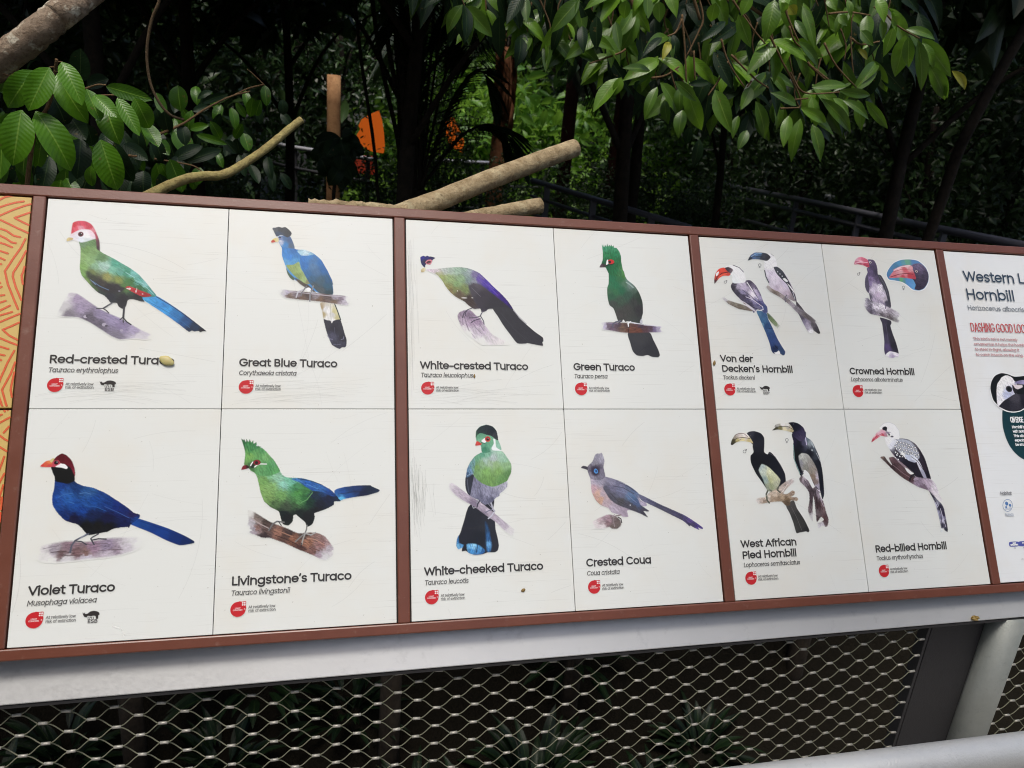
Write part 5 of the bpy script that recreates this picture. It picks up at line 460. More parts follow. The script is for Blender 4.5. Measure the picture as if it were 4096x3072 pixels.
GOLD = [[-0.3195,0],[["l",[2484,110,2566,45,2674,11,2739,-5],3.17,12214595,0.4],["l",[2495,244,2622,181,2751,132,2860,106],3.16,12214595,0.4],["l",[2509,398,2718,269,2867,191,2993,150],3.15,12214595,0.4],["l",[3006,306,2880,352,2748,419,2846,475,3006,537],3.19,12214595,0.4],["l",[2514,461,2652,527,2790,598,2985,682],3.14,12214595,0.4],["l",[2529,627,2641,660,2758,746,2859,766],3.13,12214595,0.4],["l",[2540,750,2653,805,2735,866,2802,880],3.12,12214595,0.4],["l",[2551,881,2652,910,2754,957],3.11,12214595,0.4],["l",[2564,1027,2698,1072],3.1,12214595,0.4],["l",[2574,1149,2660,1189],3.09,12214595,0.4],["l",[2584,1260,2617,1269],3.09,12214595,0.4],["l",[2943,796,2886,963,2792,1151,2682,1390,2745,1619,2853,1871,2933,2052],3.15,12214595,0.4],["l",[2996,1015,2905,1198,2810,1410,2810,1488,2868,1666,2985,1892],3.14,12214595,0.4],["l",[3001,1298,2955,1404,2938,1456,2987,1609],3.12,12214595,0.4],["l",[2613,1589,2631,1604],3.06,12214595,0.4],["l",[2622,1696,2659,1669],3.06,12214595,0.4],["l",[2634,1829,2708,1813],3.05,12214595,0.4],["l",[2645,1955,2738,1914],3.04,12214595,0.4],["l",[2657,2094,2809,1995],3.03,12214595,0.4],["l",[2664,2177,2851,2105],3.02,12214595,0.4],["l",[2675,2295,2838,2202,2994,2134],3.02,12214595,0.4],["l",[2995,2286,2872,2347,2739,2418,2843,2516,2999,2587],3.04,12214595,0.4],["l",[2698,2557,2853,2628,2995,2674],3.0,12214595,0.4],["l",[2711,2705,2852,2747],2.99,12214595,0.4],["l",[2722,2841,2804,2857],2.98,12214595,0.4],["l",[2730,2927,2763,2941],2.97,12214595,0.4],["l",[2940,2775,2861,2974,2787,3220,2764,3318],3.0,12214595,0.4],["l",[3009,2972,2920,3170,2817,3439,2929,3776],2.99,12214595,0.4],["l",[3003,3144,2947,3365,2943,3438,2995,3559],2.98,12214595,0.4],["l",[2785,3559,2840,3704,2890,3800],2.93,12214595,0.4],["l",[2812,3870,2851,3850],2.85,12214595,0.4],["l",[2823,3992,2981,3896],2.85,12214595,0.4],["l",[2903,4149,3016,4048],2.84,12214595,0.4],["l",[2840,4186,2935,4262,3036,4280],2.83,12214595,0.4],["l",[2856,4374,2995,4450],2.82,12214595,0.4],["l",[2945,4537,2907,4697,2891,4771],2.82,12214595,0.4],["l",[2982,4809,2908,4968],2.8,12214595,0.4],["l",[2993,4994,2936,5163,2936,5285],2.79,12214595,0.4],["l",[2993,5189,2971,5382],2.77,12214595,0.4],["l",[2988,5431,2972,5575],2.76,12214595,0.4]]]
SHOWS = ('a green bird with a red crest and blue tail', 'a blue bird with a dark crest and long black tipped tail', 'a violet blue bird with a red cap', 'a green bird with a tall spiky crest on a log', 'a purple backed bird with a white head', 'an upright green bird with a dark fanned tail',
         'a green breasted bird with a black cap', 'a grey long tailed bird with a blue eye patch', 'two pale headed hornbills on slanting branches', 'a dark hornbill and an inset of its head', 'two black hornbills with pale bills', 'a speckled white headed hornbill')
PH = .3755
def make_panel(u0, v0, w, h, mat, label, parent=board, sides='lrtb'):
    g = .00055; G = .0024
    m = MB(); m.box(G if 'l' in sides else g, w-(G if 'r' in sides else g), -h+(.0012 if 'b' in sides else g), -(G if 't' in sides else g), -.006, 0)
    o = m.build('sign_panel', mat, parent, bevel=.0008); o.location = bl(u0, v0); tag(o, label); return o
INK = '302d2c'
def badge(pn, mat, B):
    cx, cy, kx, ky = B; rx, ry = kx-cx, cy-ky
    rx = ry = (rx+ry)/2
    S = Sheet(cx-rx-2, cy-ry-2, cx+rx+2, cy+ry+2, .35)
    red = 'c4282e'
    S.ell(cx, cy, rx, ry, red); S.poly([(cx, cy), (cx, cy-ry), (cx+rx*.5, cy-ry), (cx+rx, cy-ry), (cx+rx, cy-ry*.5), (cx+rx, cy)], [(0, 0, red)], .0, 0, .3)
    wh = 'e8e0de'
    for t, dy in (('LEAST', -.6), ('CONCERN', 2.3)):
        em = 3.1; S.text(t, cx-twidth(t)*em/2-.6, cy+dy, em, 1, .13, wh)
    for i in range(2):
        for j in range(2): S.ell(cx+rx-5.0+i*3.2, cy-ry+2.2+j*3.2, 1.3, 1.3, wh)
    S.line([(cx+rx-2.6, cy-1.2), (cx+rx-1.4, cy), (cx+rx-2.6, cy+1.2)], .5, wh)
    S.build('rating_badge', mat, pn, .0006)
RH = [(0, .1), (.07, .27), (.13, .16), (.17, .33), (.3, .28), (.45, .06), (.65, 0), (.85, .1), (.97, .25), (1, .5), (.93, .6), (.93, .98), (.80, .98), (.78, .7), (.72, .62), (.6, .6), (.5, .66), (.4, .6), (.3, .58), (.26, .74), (.12, .68), (.06, .52), (.02, .35)]
def logo(pn, mat, r):
    (ax, ay), (bx, by), w, (cx, cy), (dx, dy) = r
    S = Sheet(ax-2, ay-2, bx+3, max(cy, dy)+3, .35)
    S.poly([(ax+(bx-ax)*x, ay+(by-ay)*y) for x, y in RH], [(0, 0, '332f2e')], .0, 0, .3)
    W2, H2 = bx-ax, by-ay
    S.line([(ax+W2*.34, by), (ax+W2*.34, ay+H2*.72)], .9, '332f2e'); S.line([(ax+W2*.44, by), (ax+W2*.44, ay+H2*.78), (ax+W2*.56, ay+H2*.78), (ax+W2*.56, by)], .9, '332f2e'); S.line([(ax+W2*.66, by), (ax+W2*.66, ay+H2*.75)], .9, '332f2e')
    em = 7.2; S.text(w, cx, cy, em, (dx-cx)/(twidth(w)*em), .16, '332f2e')
    S.build('rhino_logo', mat, pn, .0006)
N = NT('hairline scratch'); a = N.n('ShaderNodeVertexColor', layer_name='Col'); N.l(a.outputs[0], N.b.inputs['Base Color'])
mxs = N.n('ShaderNodeMixShader'); tb = N.n('ShaderNodeBsdfTransparent'); N.l(a.outputs['Alpha'], mxs.inputs[0]); N.l(tb.outputs[0], mxs.inputs[1]); N.l(N.b.outputs[0], mxs.inputs[2]); N.l(mxs.outputs[0], N.out.inputs[0]); scm = N.set(Roughness=.6)
for k, (name, org, ops, texts, B, rt, rh) in enumerate(PR):
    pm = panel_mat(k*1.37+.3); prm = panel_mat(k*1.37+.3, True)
    pn = make_panel(org[0], org[1], W_, PH, pm, 'white panel showing '+SHOWS[k], sides=('l' if round(org[0]/.3104) % 2 == 0 else 'r')+('t' if org[1] == 0 else 'b'))
    xs = [c/10 for o in ops for c in (o[1][0::2] if o[0] != 'e' else (o[1]-o[3], o[1]+o[3]))]; ys = [c/10 for o in ops for c in (o[1][1::2] if o[0] != 'e' else (o[2]-o[4], o[2]+o[4]))]
    S = Sheet(max(1.6, min(xs)-6), max(2, min(ys)-6), min(298, max(xs)+6), min(372, max(ys)+6), .55); S.seed = k*100
    S.ops(ops); S.build('bird_picture', prm, pn, .0004)
    for ty, t, xa, ya, xb, yb in texts:
        ya = (ya+yb)/2
        if ty == 't': em, wt, it, nm = 18.8, .150, 0, 'title'
        else: em, wt, it, nm = 11.4, .105, .19, 'latin_name'
        S = Sheet(xa-4, ya-em, xb+5, ya+em*.35, .4)
        S.text(t, xa-.1*em*.5, ya, em, (xb-xa)/((twidth(t)-.1)*em), wt, INK, it); S.build(nm, prm, pn, .0006)
    (x0, y0), (x1, _), (x2, y2), (x3, _) = rt
    S = Sheet(x0-3, y0-6, max(x1, x3)+4, y2+4, .3)
    for t, xa, ya, xb in (('At relatively low', x0, y0, x1), ('risk of extinction', x2, y2, x3)): S.text(t, xa, ya, 6.2, (xb-xa)/(twidth(t)*6.2), .105, INK)
    S.build('rating_text', prm, pn, .0006)
    badge(pn, prm, B)
    if rh: logo(pn, prm, rh)
    # wear: hairline scratches of this panel
    SR = random.Random(k*17+5); S = Sheet(4, 4, 296, 370, .5)
    def arc(x, y, L, a, bend, w, al, col='77746c'):
        P = []
        for i in range(9): P.append((x, y)); a += bend/9; x += math.cos(a)*L/8; y += math.sin(a)*L/8
        P = [p for p in P if 5 < p[0] < 295 and 5 < p[1] < 369]
        if len(P) > 1: S.line(P, w, col, .5, al)
    for q in range(14 if k % 6 < 4 else 6): arc(SR.uniform(5, 260), SR.uniform(10, 360), SR.uniform(40, 170), SR.choice((-.5, -.35, .4, 1.2, -.9, .1))+SR.uniform(-.2, .2), SR.uniform(-.7, .7), SR.uniform(.35, .55), SR.uniform(.06, .17))
    if org[1] == 0 and k < 5:
        for q in range(26): arc(SR.uniform(10, 150), 368-SR.uniform(0, 32), SR.uniform(70, 150), -.22+SR.uniform(-.08, .08), SR.uniform(.2, .5), .4, SR.uniform(.06, .2))
    if name.startswith('white-cheeked'):
        for q in range(90): arc(5+abs(SR.gauss(0, 14)), 135+SR.gauss(0, 28), SR.uniform(18, 60), 1.55+SR.uniform(-.12, .12), SR.uniform(-.1, .1), .45, SR.uniform(.08, .26))
    if name.startswith('white-crested'):
        for q in range(34): arc(5+abs(SR.gauss(0, 8)), SR.uniform(8, 220), SR.uniform(60, 150), 1.56+SR.uniform(-.04, .04), SR.uniform(-.05, .05), .45, SR.uniform(.06, .2))
    if k == 2: S.line([(150, 352), (162, 356), (168, 366)], 1.3, 'f4f4f0', .8, .6)
    S.build('scratches', scm, pn, .0008)
# the wide info panel at the right end
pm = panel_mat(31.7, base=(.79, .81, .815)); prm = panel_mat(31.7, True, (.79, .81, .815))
pn = make_panel(INFO[0][0], 0, 2*W_, 2*PH-.001, pm, 'white story panel about one more hornbill')
def extent(ops, mx, my, pad=6):
    xs = [c/10 for o in ops for c in (o[1][0::2] if o[0] != 'e' else (o[1]-o[3], o[1]+o[3]))]; ys = [c/10 for o in ops for c in (o[1][1::2] if o[0] != 'e' else (o[2]-o[4], o[2]+o[4]))]
    return max(2, min(xs)-pad), max(2, min(ys)-pad), min(mx-2, max(xs)+pad), min(my-2, max(ys)+pad)
for nm, L, z in (('teal_disc', INFO[2], .0004), ('bird_picture', INFO[1], .0009), ('habitat_icons', INFO[3], .0004)):
    S = Sheet(*extent(L, 600, 748), .55); S.ops(L); S.build(nm, prm, pn, z)
groups = {}
for t in INFO[4]: groups.setdefault((t[0], t[4]), []).append(t)
for (nm, col), L in groups.items():
    S = Sheet(min(t[2][0] for t in L)-5, min(t[2][1] for t in L)-26, max(t[3][0] for t in L)+8, max(t[2][1] for t in L)+9, .42)
    for _, t, a, b, c, wt, it, _ in L:
        wdt = twidth(t); span = b[0]-a[0]
        if nm == 'heading': em = 30 if t.startswith('D') else 18
        elif nm == 'title': em = 34
        elif nm == 'latin_name': em = 15.2
        elif nm == 'status_text': em = 3.4 if len(t) > 2 or t == 'NOT' else 3.6
        elif t in ('Habitat',): em = 9.6
        elif col == INFO[4][8][4]: em = 7.6
        else: em = 9.3
        S.text(t, a[0], a[1], em, span/(wdt*em), wt*(1.0), c, 0) if False else S.text(t, a[0], a[1], em, span/(wdt*em), wt, col, 0)
    S.build(nm, prm, pn, .0013)
# the yellow patterned panel at the left end
N = NT('yellow patterned panel'); v = N.coord('Object'); n = N.noise(v, 30, 5, .65)
gcol = N.mix(n, (.54, .37, .10), (.64, .45, .15)); N.l(gcol, N.b.inputs['Base Color']); gm = N.set(Roughness=.45)
N = NT('yellow panel print'); a = N.n('ShaderNodeVertexColor', layer_name='Col'); N.l(a.outputs[0], N.b.inputs['Base Color']); 
mxs = N.n('ShaderNodeMixShader'); tb = N.n('ShaderNodeBsdfTransparent'); N.l(a.outputs['Alpha'], mxs.inputs[0]); N.l(tb.outputs[0], mxs.inputs[1]); N.l(N.b.outputs[0], mxs.inputs[2]); N.l(mxs.outputs[0], N.out.inputs[0]); gp = N.set(Roughness=.45)
gw = .30+.30
for v0, hh in ((0, PH), (PH, PH)):
    pn = make_panel(-G_-gw, v0, gw, hh-.0005, gm, 'yellow panel with orange wavy stripes, '+('upper' if v0 == 0 else 'lower')+' one')
    S = Sheet(2, 2, gw*1000-2, hh*1000-4, .8)
    for rep, dy in [(0, 0)]+[(r, d) for r in range(1, 7) for d in (0, 385)]:
        for o in (GOLD[1] if rep == 0 else GOLD[1][:30]):
            xs = [q/10+gw*1000-(rep*92)-300 for q in o[1][0::2]]; ys = [q/10-v0*1000+dy for q in o[1][1::2]]
            if rep % 2: mid = gw*1000-rep*92-46; xs = [2*mid-q for q in xs]
            xs = [min(max(q, 3), gw*1000-3) for q in xs]
            if max(ys) < 0 or min(ys) > hh*1000: continue
            P2 = np.array([(x, y) for x, y in zip(xs, ys)])
            S.line(P2, o[2], 'd4562a', .5)
    S.build('stripe_print', gp, pn, .0005)

# debris lying on the panels
def on_board(u, v, z=0): return TL + Bd*v + Vector((u, 0, 0)) + Vector((0, -.851949, .523625))*z
def pod(u, v, L, w, ang, mat, nm, label, cat, notch=True):
    Vv = []; F = []; n, m = 14, 12
    for i in range(n+1):
        t = i/n; r = math.sin(math.pi*(.04+.92*t))**.55*(1-.28*(1-t)**2)
        for k in range(m):
            a = 2*math.pi*k/m; Vv.append(((t-.5)*L, math.cos(a)*r*w/2*(1+.14*math.sin(t*5)), math.sin(a)*r*w*.22))
    for i in range(n):
        for k in range(m): F.append((i*m+k, i*m+(k+1) % m, (i+1)*m+(k+1) % m, (i+1)*m+k))
    F.append(tuple(range(m))[::-1]); F.append(tuple(n*m+k for k in range(m)))
    o = mesh(nm, Vv, F, mat, None, True)
    o.rotation_euler = (math.acos(.523625), 0, 0)
    o.rotation_mode = 'QUATERNION'; o.rotation_quaternion = Matrix.Rotation(math.acos(.523625), 3, 'X').to_quaternion() @ Matrix.Rotation(ang, 3, 'Z').to_quaternion()
    o.location = on_board(u, v, w*.21); return tag(o, label, cat)
pd = pod(.2085, .2915, .0255, .0165, -.45, M['pod'], 'seed_pod', 'pale yellow seed pod lying over the end of the Red-crested title', 'seed pod')
pod(.6209+.127, .3125, .008, .004, 1.5, M['bit'], 'seed', 'tiny brown seed after the Latin name on the white-crested panel', 'seed')
pod(.6209+.2035, .3755+.332, .0085, .006, .4, M['bit'], 'dry_leaf_scrap', 'small brown leaf scrap low on the white-cheeked panel', 'leaf scrap')
pod(1.2418-.004+.012, .2795, .011, .006, 1.3, M['bit'], 'dry_husk', 'amber husk stuck to the frame edge beside the upper panel of two hornbills', 'husk')

# ---------------------------------------------------------------- the railing
rail = empty('mesh_railing', (.9, -.40, 0), 'grey metal railing with steel rope mesh under the bird board', 'railing')
def child(o): o.matrix_parent_inverse = Matrix.Translation((-.9, .40, 0)); return o
m = MB()
def plate_z(x): return .0078*(x+.02)/1.97*2
P0, P1 = -2.6, 3.6
pa = Vector((0, -.415, .6435)); pb = Vector((0, -.340, .7285))
d_ = (pb-pa).normalized(); nrm = Vector((0, -d_.z, d_.y))
def plt(x, a, b, t0, t1):
    z = .0158*(x+.0)/1.95
    return [pa+d_*s_+nrm*t+Vector((x, 0, z)) for s_, t in ((a, t0), (b, t0), (b, t1), (a, t1))]
LP = (pb-pa).length
A = plt(P0, 0, LP, -.006, 0); B = plt(P1, 0, LP, -.006, 0)
m.V = A+B; m.F = [(0, 1, 2, 3), (7, 6, 5, 4), (0, 4, 5, 1), (1, 5, 6, 2), (2, 6, 7, 3), (3, 7, 4, 0)]
child(m.build('top_plate', M['plate'], rail, bevel=.0015))
m = MB()
def lip(x): z = .0158*x/1.95; return [Vector((x, -.413, .6400+z)), Vector((x, -.413, .6345+z)), Vector((x, -.362, .630+z)), Vector((x, -.362, .635+z))]
m.V = lip(P0)+lip(P1); m.F = [(0, 1, 2, 3), (7, 6, 5, 4), (0, 4, 5, 1), (1, 5, 6, 2), (2, 6, 7, 3), (3, 7, 4, 0)]
child(m.build('under_flange', M['dark'], rail))
# rope mesh: wavy ropes joined by ferrules
def rope_mesh(x0, x1, z0, z1, ox, oz, px=.0705, pz=.0408, Y=-.40):
    m = MB(); fe = MB(); inst = []
    i0 = int((x0-ox)/px)-1; i1 = int((x1-ox)/px)+2; j0 = int((z0-oz)/pz)-1; j1 = int((z1-oz)/pz)+2
    fl = .0066
    def node(i, j): return Vector((ox+i*px/2, Y, oz-j*pz/2))
    for i in range(2*i0, 2*i1):
        for j in range(-2*j1, -2*j0):
            if (i+j) % 2: continue
            a = node(i, j)
            for dj in (1, -1):
                b = node(i+1, j+dj)
                if min(a.x, b.x) < x0 or max(a.x, b.x) > x1: continue
                if min(a.z, b.z) < z0 or max(a.z, b.z) > z1: 
                    continue
                pts = []
                wob = RND.uniform(-.0006, .0006)
                for t in (0, .12, .26, .42, .58, .74, .88, 1):
                    s_ = t*t*(3-2*t); x = a.x+fl+(b.x-fl-a.x-fl)*t; z = a.z+(b.z-a.z)*(s_*.5+t*.5)+(-.0009*dj)*(1-2*t)
                    pts.append((x, Y+(.0016 if dj > 0 else -.0016)*math.sin(math.pi*t)+wob, z+wob))
                m.tube(pts, .00104, 6, False)
            if x0 < a.x < x1 and z0 < a.z < z1:
                tilt = RND.uniform(-.0006, .0006)
                fe.tube([(a.x-fl, Y, a.z-tilt), (a.x+fl, Y, a.z+tilt)], .0026, 8)
    r = m.build('rope_net', M['rope'], rail, True); child(r)
    fo = fe.build('ferrules', M['ferrule'], r, True); pass
    tag(fo, kind='stuff')
ox, oz = .499, .610
rope_mesh(-1.3, 1.722, .12, .655, ox, oz)
rope_mesh(1.962, 2.9, .12, .66, ox+.02, oz+.012)
m = MB(); m.box(1.745, 1.935, -.374, -.362, .0, .665); child(m.build('flat_post', M['dark'], rail, bevel=.002))
m = MB(); m.box(1.724, 1.731, -.385, -.36, .0, .66); child(m.build('edge_bar', M['dark'], rail, bevel=.001))
m = MB(); m.tube([(1.916, -.388, 0), (1.916, -.388, .3), (1.917, -.388, .652)], .038, 24); child(m.build('round_post', M['post'], rail, True))
m = MB(); m.tube([(-2.6, -.66, .565), (1.5, -.66, .5655), (3.6, -.66, .566)], .0315, 32); child(m.build('hand_tube', M['tube'], rail, True))

# ---------------------------------------------------------------- leaves
def leaf_arrays(items, nseg=8):
    """items: base, tip, width, normal, tone, droop -> vertices, quads, colours"""
    V = []; Q = []; C = []; b0 = 0
    prof = (lambda t: 2.45*t**.62*(1-t)**.68 if 0 < t < 1 else 0.02) if nseg == 9 else (lambda t: 3.45*t**.78*(1-t)**1.05 if 0 < t < 1 else 0.02)
    for base, tip, w, nrm, tone, droop in items:
        ax = tip-base; L = ax.length
        if L < 1e-5: continue
        a = ax/L; n = (nrm-a*nrm.dot(a)); n = n.normalized() if n.length > 1e-4 else a.orthogonal().normalized(); s = a.cross(n)
        tw = RND.uniform(-.25, .25); wv = RND.uniform(0, 6.28)
        for i in range(nseg+1):
            t = i/nseg; p = base+ax*t+n*(droop*L*(4*t*(1-t)))
            hw = w/2*prof(t) if i < nseg else w*.012
            if i == 0: hw = w*.02
            th = tw*(t-.5); s2 = s*math.cos(th)+n*math.sin(th)
            for k, sx in enumerate((-1, -.5, 0, .5, 1)):
                off = n*(-abs(sx)**1.3*hw*.0+abs(sx)*hw*.28+math.sin(t*16+wv+sx)*w*.012*abs(sx))
                V.append(p+s2*(hw*sx)+off); C.append((.5+sx*.5, t, tone, 1))
        for i in range(nseg):
            for k in range(4):
                q = b0+i*5+k; Q.append((q, q+1, q+6, q+5))
        b0 += (nseg+1)*5
    return V, Q, C
def leaves(name, items, mat, parent=None, nseg=8):
    V, Q, C = leaf_arrays(items, nseg)
    return np_mesh(name, [tuple(v) for v in V], Q, mat, parent, C, True, 'Leaf')
def toward(p): return (CP-p).normalized()
def leaf_px(x0, y0, x1, y1, w, Y, tone, crop, dY=None, jit=.35):
    ox, oy, s = crop
    a = at(ox+x0*s, oy+y0*s, Y); dY = RND.uniform(-.05, .04) if dY is None else dY
    b = at(ox+x1*s, oy+y1*s, Y+dY)
    dist = (a-CP).length; cosf = toward(a)
    ww = w*s/FPX*(a-CP).dot(Vector([ROWS[i][2] for i in range(3)]))
    n = (toward(a)+Vector((RND.uniform(-jit, jit), RND.uniform(-jit, jit)*.4, RND.uniform(.0, jit*1.6)))).normalized()
    return (a, b, ww*1.06, n, tone, RND.uniform(.0, .16))
K0 = (0, 0, .4943); K1 = (800, 0, .5305); K3 = (1600, 0, .5426); K4 = (2300, 0, .5787); K5 = (3100, 0, .6148)
LFT = '''400,545,230,895,190,.85,.45 270,570,65,870,195,.62,.48 500,500,665,855,150,.9,.42 470,590,715,1000,190,.8,.50 650,665,655,390,150,.25,.56 175,890,103,1340,225,.8,.42 290,900,575,1385,225,.78,.44
700,720,812,985,130,.62,.52 760,770,945,955,125,.7,.50 850,830,970,1170,190,.45,.58 950,790,1130,1100,115,.7,.46 1090,790,1210,1040,150,.65,.46 1170,1000,1285,1190,120,.55,.52 815,1130,950,1540,210,.75,.45
560,930,700,1135,155,.2,.66 650,1120,620,1450,165,.15,.70 930,1150,1080,1470,150,.2,.66 1465,900,1440,690,140,.35,.85 860,700,1235,810,110,.3,.52 880,640,700,700,120,.1,.66 1400,1300,1640,1180,100,.2,.9
1510,1310,1790,1215,95,.15,.95 25,900,0,1450,160,.55,.6 0,1180,20,1490,130,.3,.66 740,1340,745,1505,85,.8,.6 110,640,0,745,100,.4,.66 1540,1045,1690,1015,65,.6,.85 1590,1090,1840,1170,60,.4,.9
1330,900,1365,1080,110,.15,.9 1870,870,1905,1050,75,.55,1.0 1700,980,1785,1130,80,.3,1.0 1640,830,1850,760,60,.15,1.05 1470,1010,1500,1180,100,.25,.95 1290,1130,1370,1260,90,.3,.8 100,920,0,1080,110,.5,.6 420,770,530,1020,190,.12,.62
700,1000,745,1180,110,.1,.68 1000,1170,1200,1300,110,.15,.75 1300,1320,1370,1450,80,.55,.85 1400,1340,1470,1560,110,.45,.9 480,760,340,900,150,.15,.64 1910,830,1990,950,55,.5,1.05 1560,900,1700,860,60,.2,1.0 1600,800,1720,740,50,.25,1.05'''
it = []
for t in LFT.split():
    q = [float(v) for v in t.split(',')]; it.append(leaf_px(q[0], q[1], q[2], q[3], q[4], q[6], q[5], K0))
for k in range(90):                     # lower leaves, their shade painted as a dark tone
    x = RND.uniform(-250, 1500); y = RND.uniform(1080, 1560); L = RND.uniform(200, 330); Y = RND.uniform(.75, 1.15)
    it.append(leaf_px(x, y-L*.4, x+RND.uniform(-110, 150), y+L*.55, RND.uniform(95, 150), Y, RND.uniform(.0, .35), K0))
for k in range(45):
    x = RND.uniform(1250, 2300); y = RND.uniform(760, 1500); L = RND.uniform(120, 220); Y = RND.uniform(1.0, 1.6)
    it.append(leaf_px(x, y-L*.4, x+RND.uniform(-80, 110), y+L*.5, RND.uniform(60, 95), Y, RND.uniform(.0, .4), K0))
pl = empty('broadleaf_plant', (-.75, .62, -1.2), 'bushy plant with large glossy hanging leaves behind the left end of the board', 'plant')
def keepw(o, root):
    o.parent = root; o.matrix_parent_inverse = Matrix.Translation(-Vector(root.location)); return o
keepw(leaves('crown', [q for q in it if q[4] >= .26], M['leaf'], None, 9), pl); keepw(leaves('shade_painted_leaves', [q for q in it if q[4] < .26], M['shade'], None, 9), pl)  # low-tone leaves get the greens with shade painted in
m = MB()
def tw_px(P, Y, r, crop, mm):
    pts = [at(crop[0]+x*crop[2], crop[1]+y*crop[2], (Y if not hasattr(Y, '__len__') else Y[0]+(Y[1]-Y[0])*i/(len(P)-1))) for i, (x, y) in enumerate(P)]
    pts = spline(pts, 5); n = len(pts); mm.tube(pts, [r*(1-.45*i/n) for i in range(n)], 7, True, .12)
tw_px([(460, 480), (440, 620), (425, 740), (380, 880), (300, 1000), (250, 1250), (200, 1700)][::-1], (.66, .54), .006, K0, m)
tw_px([(420, 740), (560, 760), (700, 715), (790, 685), (860, 690)], (.56, .56), .003, K0, m)
tw_px([(700, 780), (860, 770), (950, 770)], .56, .0025, K0, m)
tw_px([(1040, 1260), (1110, 1265)], .7, .004, K0, m); tw_px([(1250, 1285), (1400, 1310), (1560, 1340), (1640, 1390)], .85, .003, K0, m)
tw_px([(1280, 1090), (1400, 1040), (1500, 990), (1650, 890), (1800, 810), (1900, 770), (2023, 740)], (.9, 1.05), .004, K0, m)
tw_px([(1900, 770), (2000, 720), (2110, 690), (2140, 690)], 1.06, .003, K0, m); tw_px([(2140, 690), (2060, 610), (2000, 560)], 1.06, .002, K0, m)
tw_px([(30, 600), (120, 620)], .56, .002, K0, m); tw_px([(280, 880), (320, 850)], .5, .0035, K0, m)
for a, b in (((440, 540), (395, 545)), ((455, 500), (505, 500)), ((440, 575), (490, 585)), ((435, 630), (400, 640))): tw_px([a, b], .55, .002, K0, m)
st = m.build('stem', M['twig'], None, True); keepw(st, pl)
# thick mottled limb, upper left
def px_tube(name, P, Y, R, crop, mat, label, cat, n=16, endmat=None, wob=.06, group=None, pre=(), fwd=0, back=0):
    m = MB(); pts = [at(crop[0]+x*crop[2], crop[1]+y*crop[2], (Y if not hasattr(Y, '__len__') else Y[i])) for i, (x, y) in enumerate(P)]
    if back: pts.insert(0, pts[0]+(pts[0]-pts[1]).normalized()*back)
    pts = [Vector(q) for q in pre]+pts+([pts[-1]+(pts[-1]-pts[-3]).normalized()*fwd] if fwd else [])
    sp = spline(pts, 6); k = len(sp); rr = R if hasattr(R, '__len__') else [R, R]
    m.tube(sp, [rr[0]+(rr[-1]-rr[0])*i/(k-1) for i in range(k)], n, True, wob)
    o = m.build(name, mat, None, True); tag(o, label, cat, group)
    if endmat:
        o.data.materials.append(endmat)
        for p in o.data.polygons[-2:]: p.material_index = 1; p.use_smooth = False
    return o
px_tube('tree_limb', [(-330, 620), (-120, 580), (20, 480), (150, 385), (340, 235), (480, 120), (620, 15), (800, -120)], (.62, .60, .58, .57, .57, .58, .6, .65), (.036, .030), K0, M['limb'], 'thick mottled tree limb slanting across the upper left corner', 'limb', 18, pre=((-1.9, 1.3, -3.2), (-1.75, 1.1, -.6), (-1.45, .8, .9)), fwd=1.6)
px_tube('hanging_vine', [(1310, -120), (1285, 20), (1235, 140), (1200, 300), (1190, 480), (1220, 680), (1290, 830), (1380, 930), (1490, 970)], (.86,)*9, (.0042, .0034), K0, M['vine'], 'thin bare vine hanging in a long curve above the leafy plant', 'vine', 8)
px_tube('bare_branch', [(1215, 1575), (1330, 1520), (1500, 1450), (1640, 1425), (1800, 1415), (1950, 1340), (2150, 1205), (2330, 1055), (2440, 968)][:9], (.62, .64, .66, .68, .70, .74, .78, .82, .84), (.0135, .0105), K0, M['stick'], 'bare yellowish branch with a sawn end rising behind the board', 'branch', 14, M['logend'], back=.7)
px_tube('cut_log', [(-120, 1625), (60, 1560), (300, 1472), (600, 1348), (900, 1233), (1150, 1140), (1285, 1092)], (.36, .40, .46, .54, .62, .69, .73), (.0265, .0258), (1600, 0, .5426), M['log'], 'longer pale sawn log poking up behind the board', 'log', 22, M['logend'], .03, 'sawn logs', back=.8)
px_tube('cut_log', [(420, 1640), (560, 1604), (700, 1578), (850, 1548), (1035, 1515)], (.40, .42, .44, .46, .48), (.020, .0205), (1600, 0, .5426), M['log'], 'shorter sawn log lying low against the frame, under the long one', 'log', 20, M['logend'], .03, 'sawn logs', back=.6)
px_tube('split_wood', [(820, 1545), (1000, 1550), (1150, 1562), (1350, 1580), (1560, 1592)], (.24, .24, .25, .26, .27), (.012, .014), K1, M['log'], 'flaking strip of pale wood lying along the back of the frame', 'wood strip', 10, None, .25)

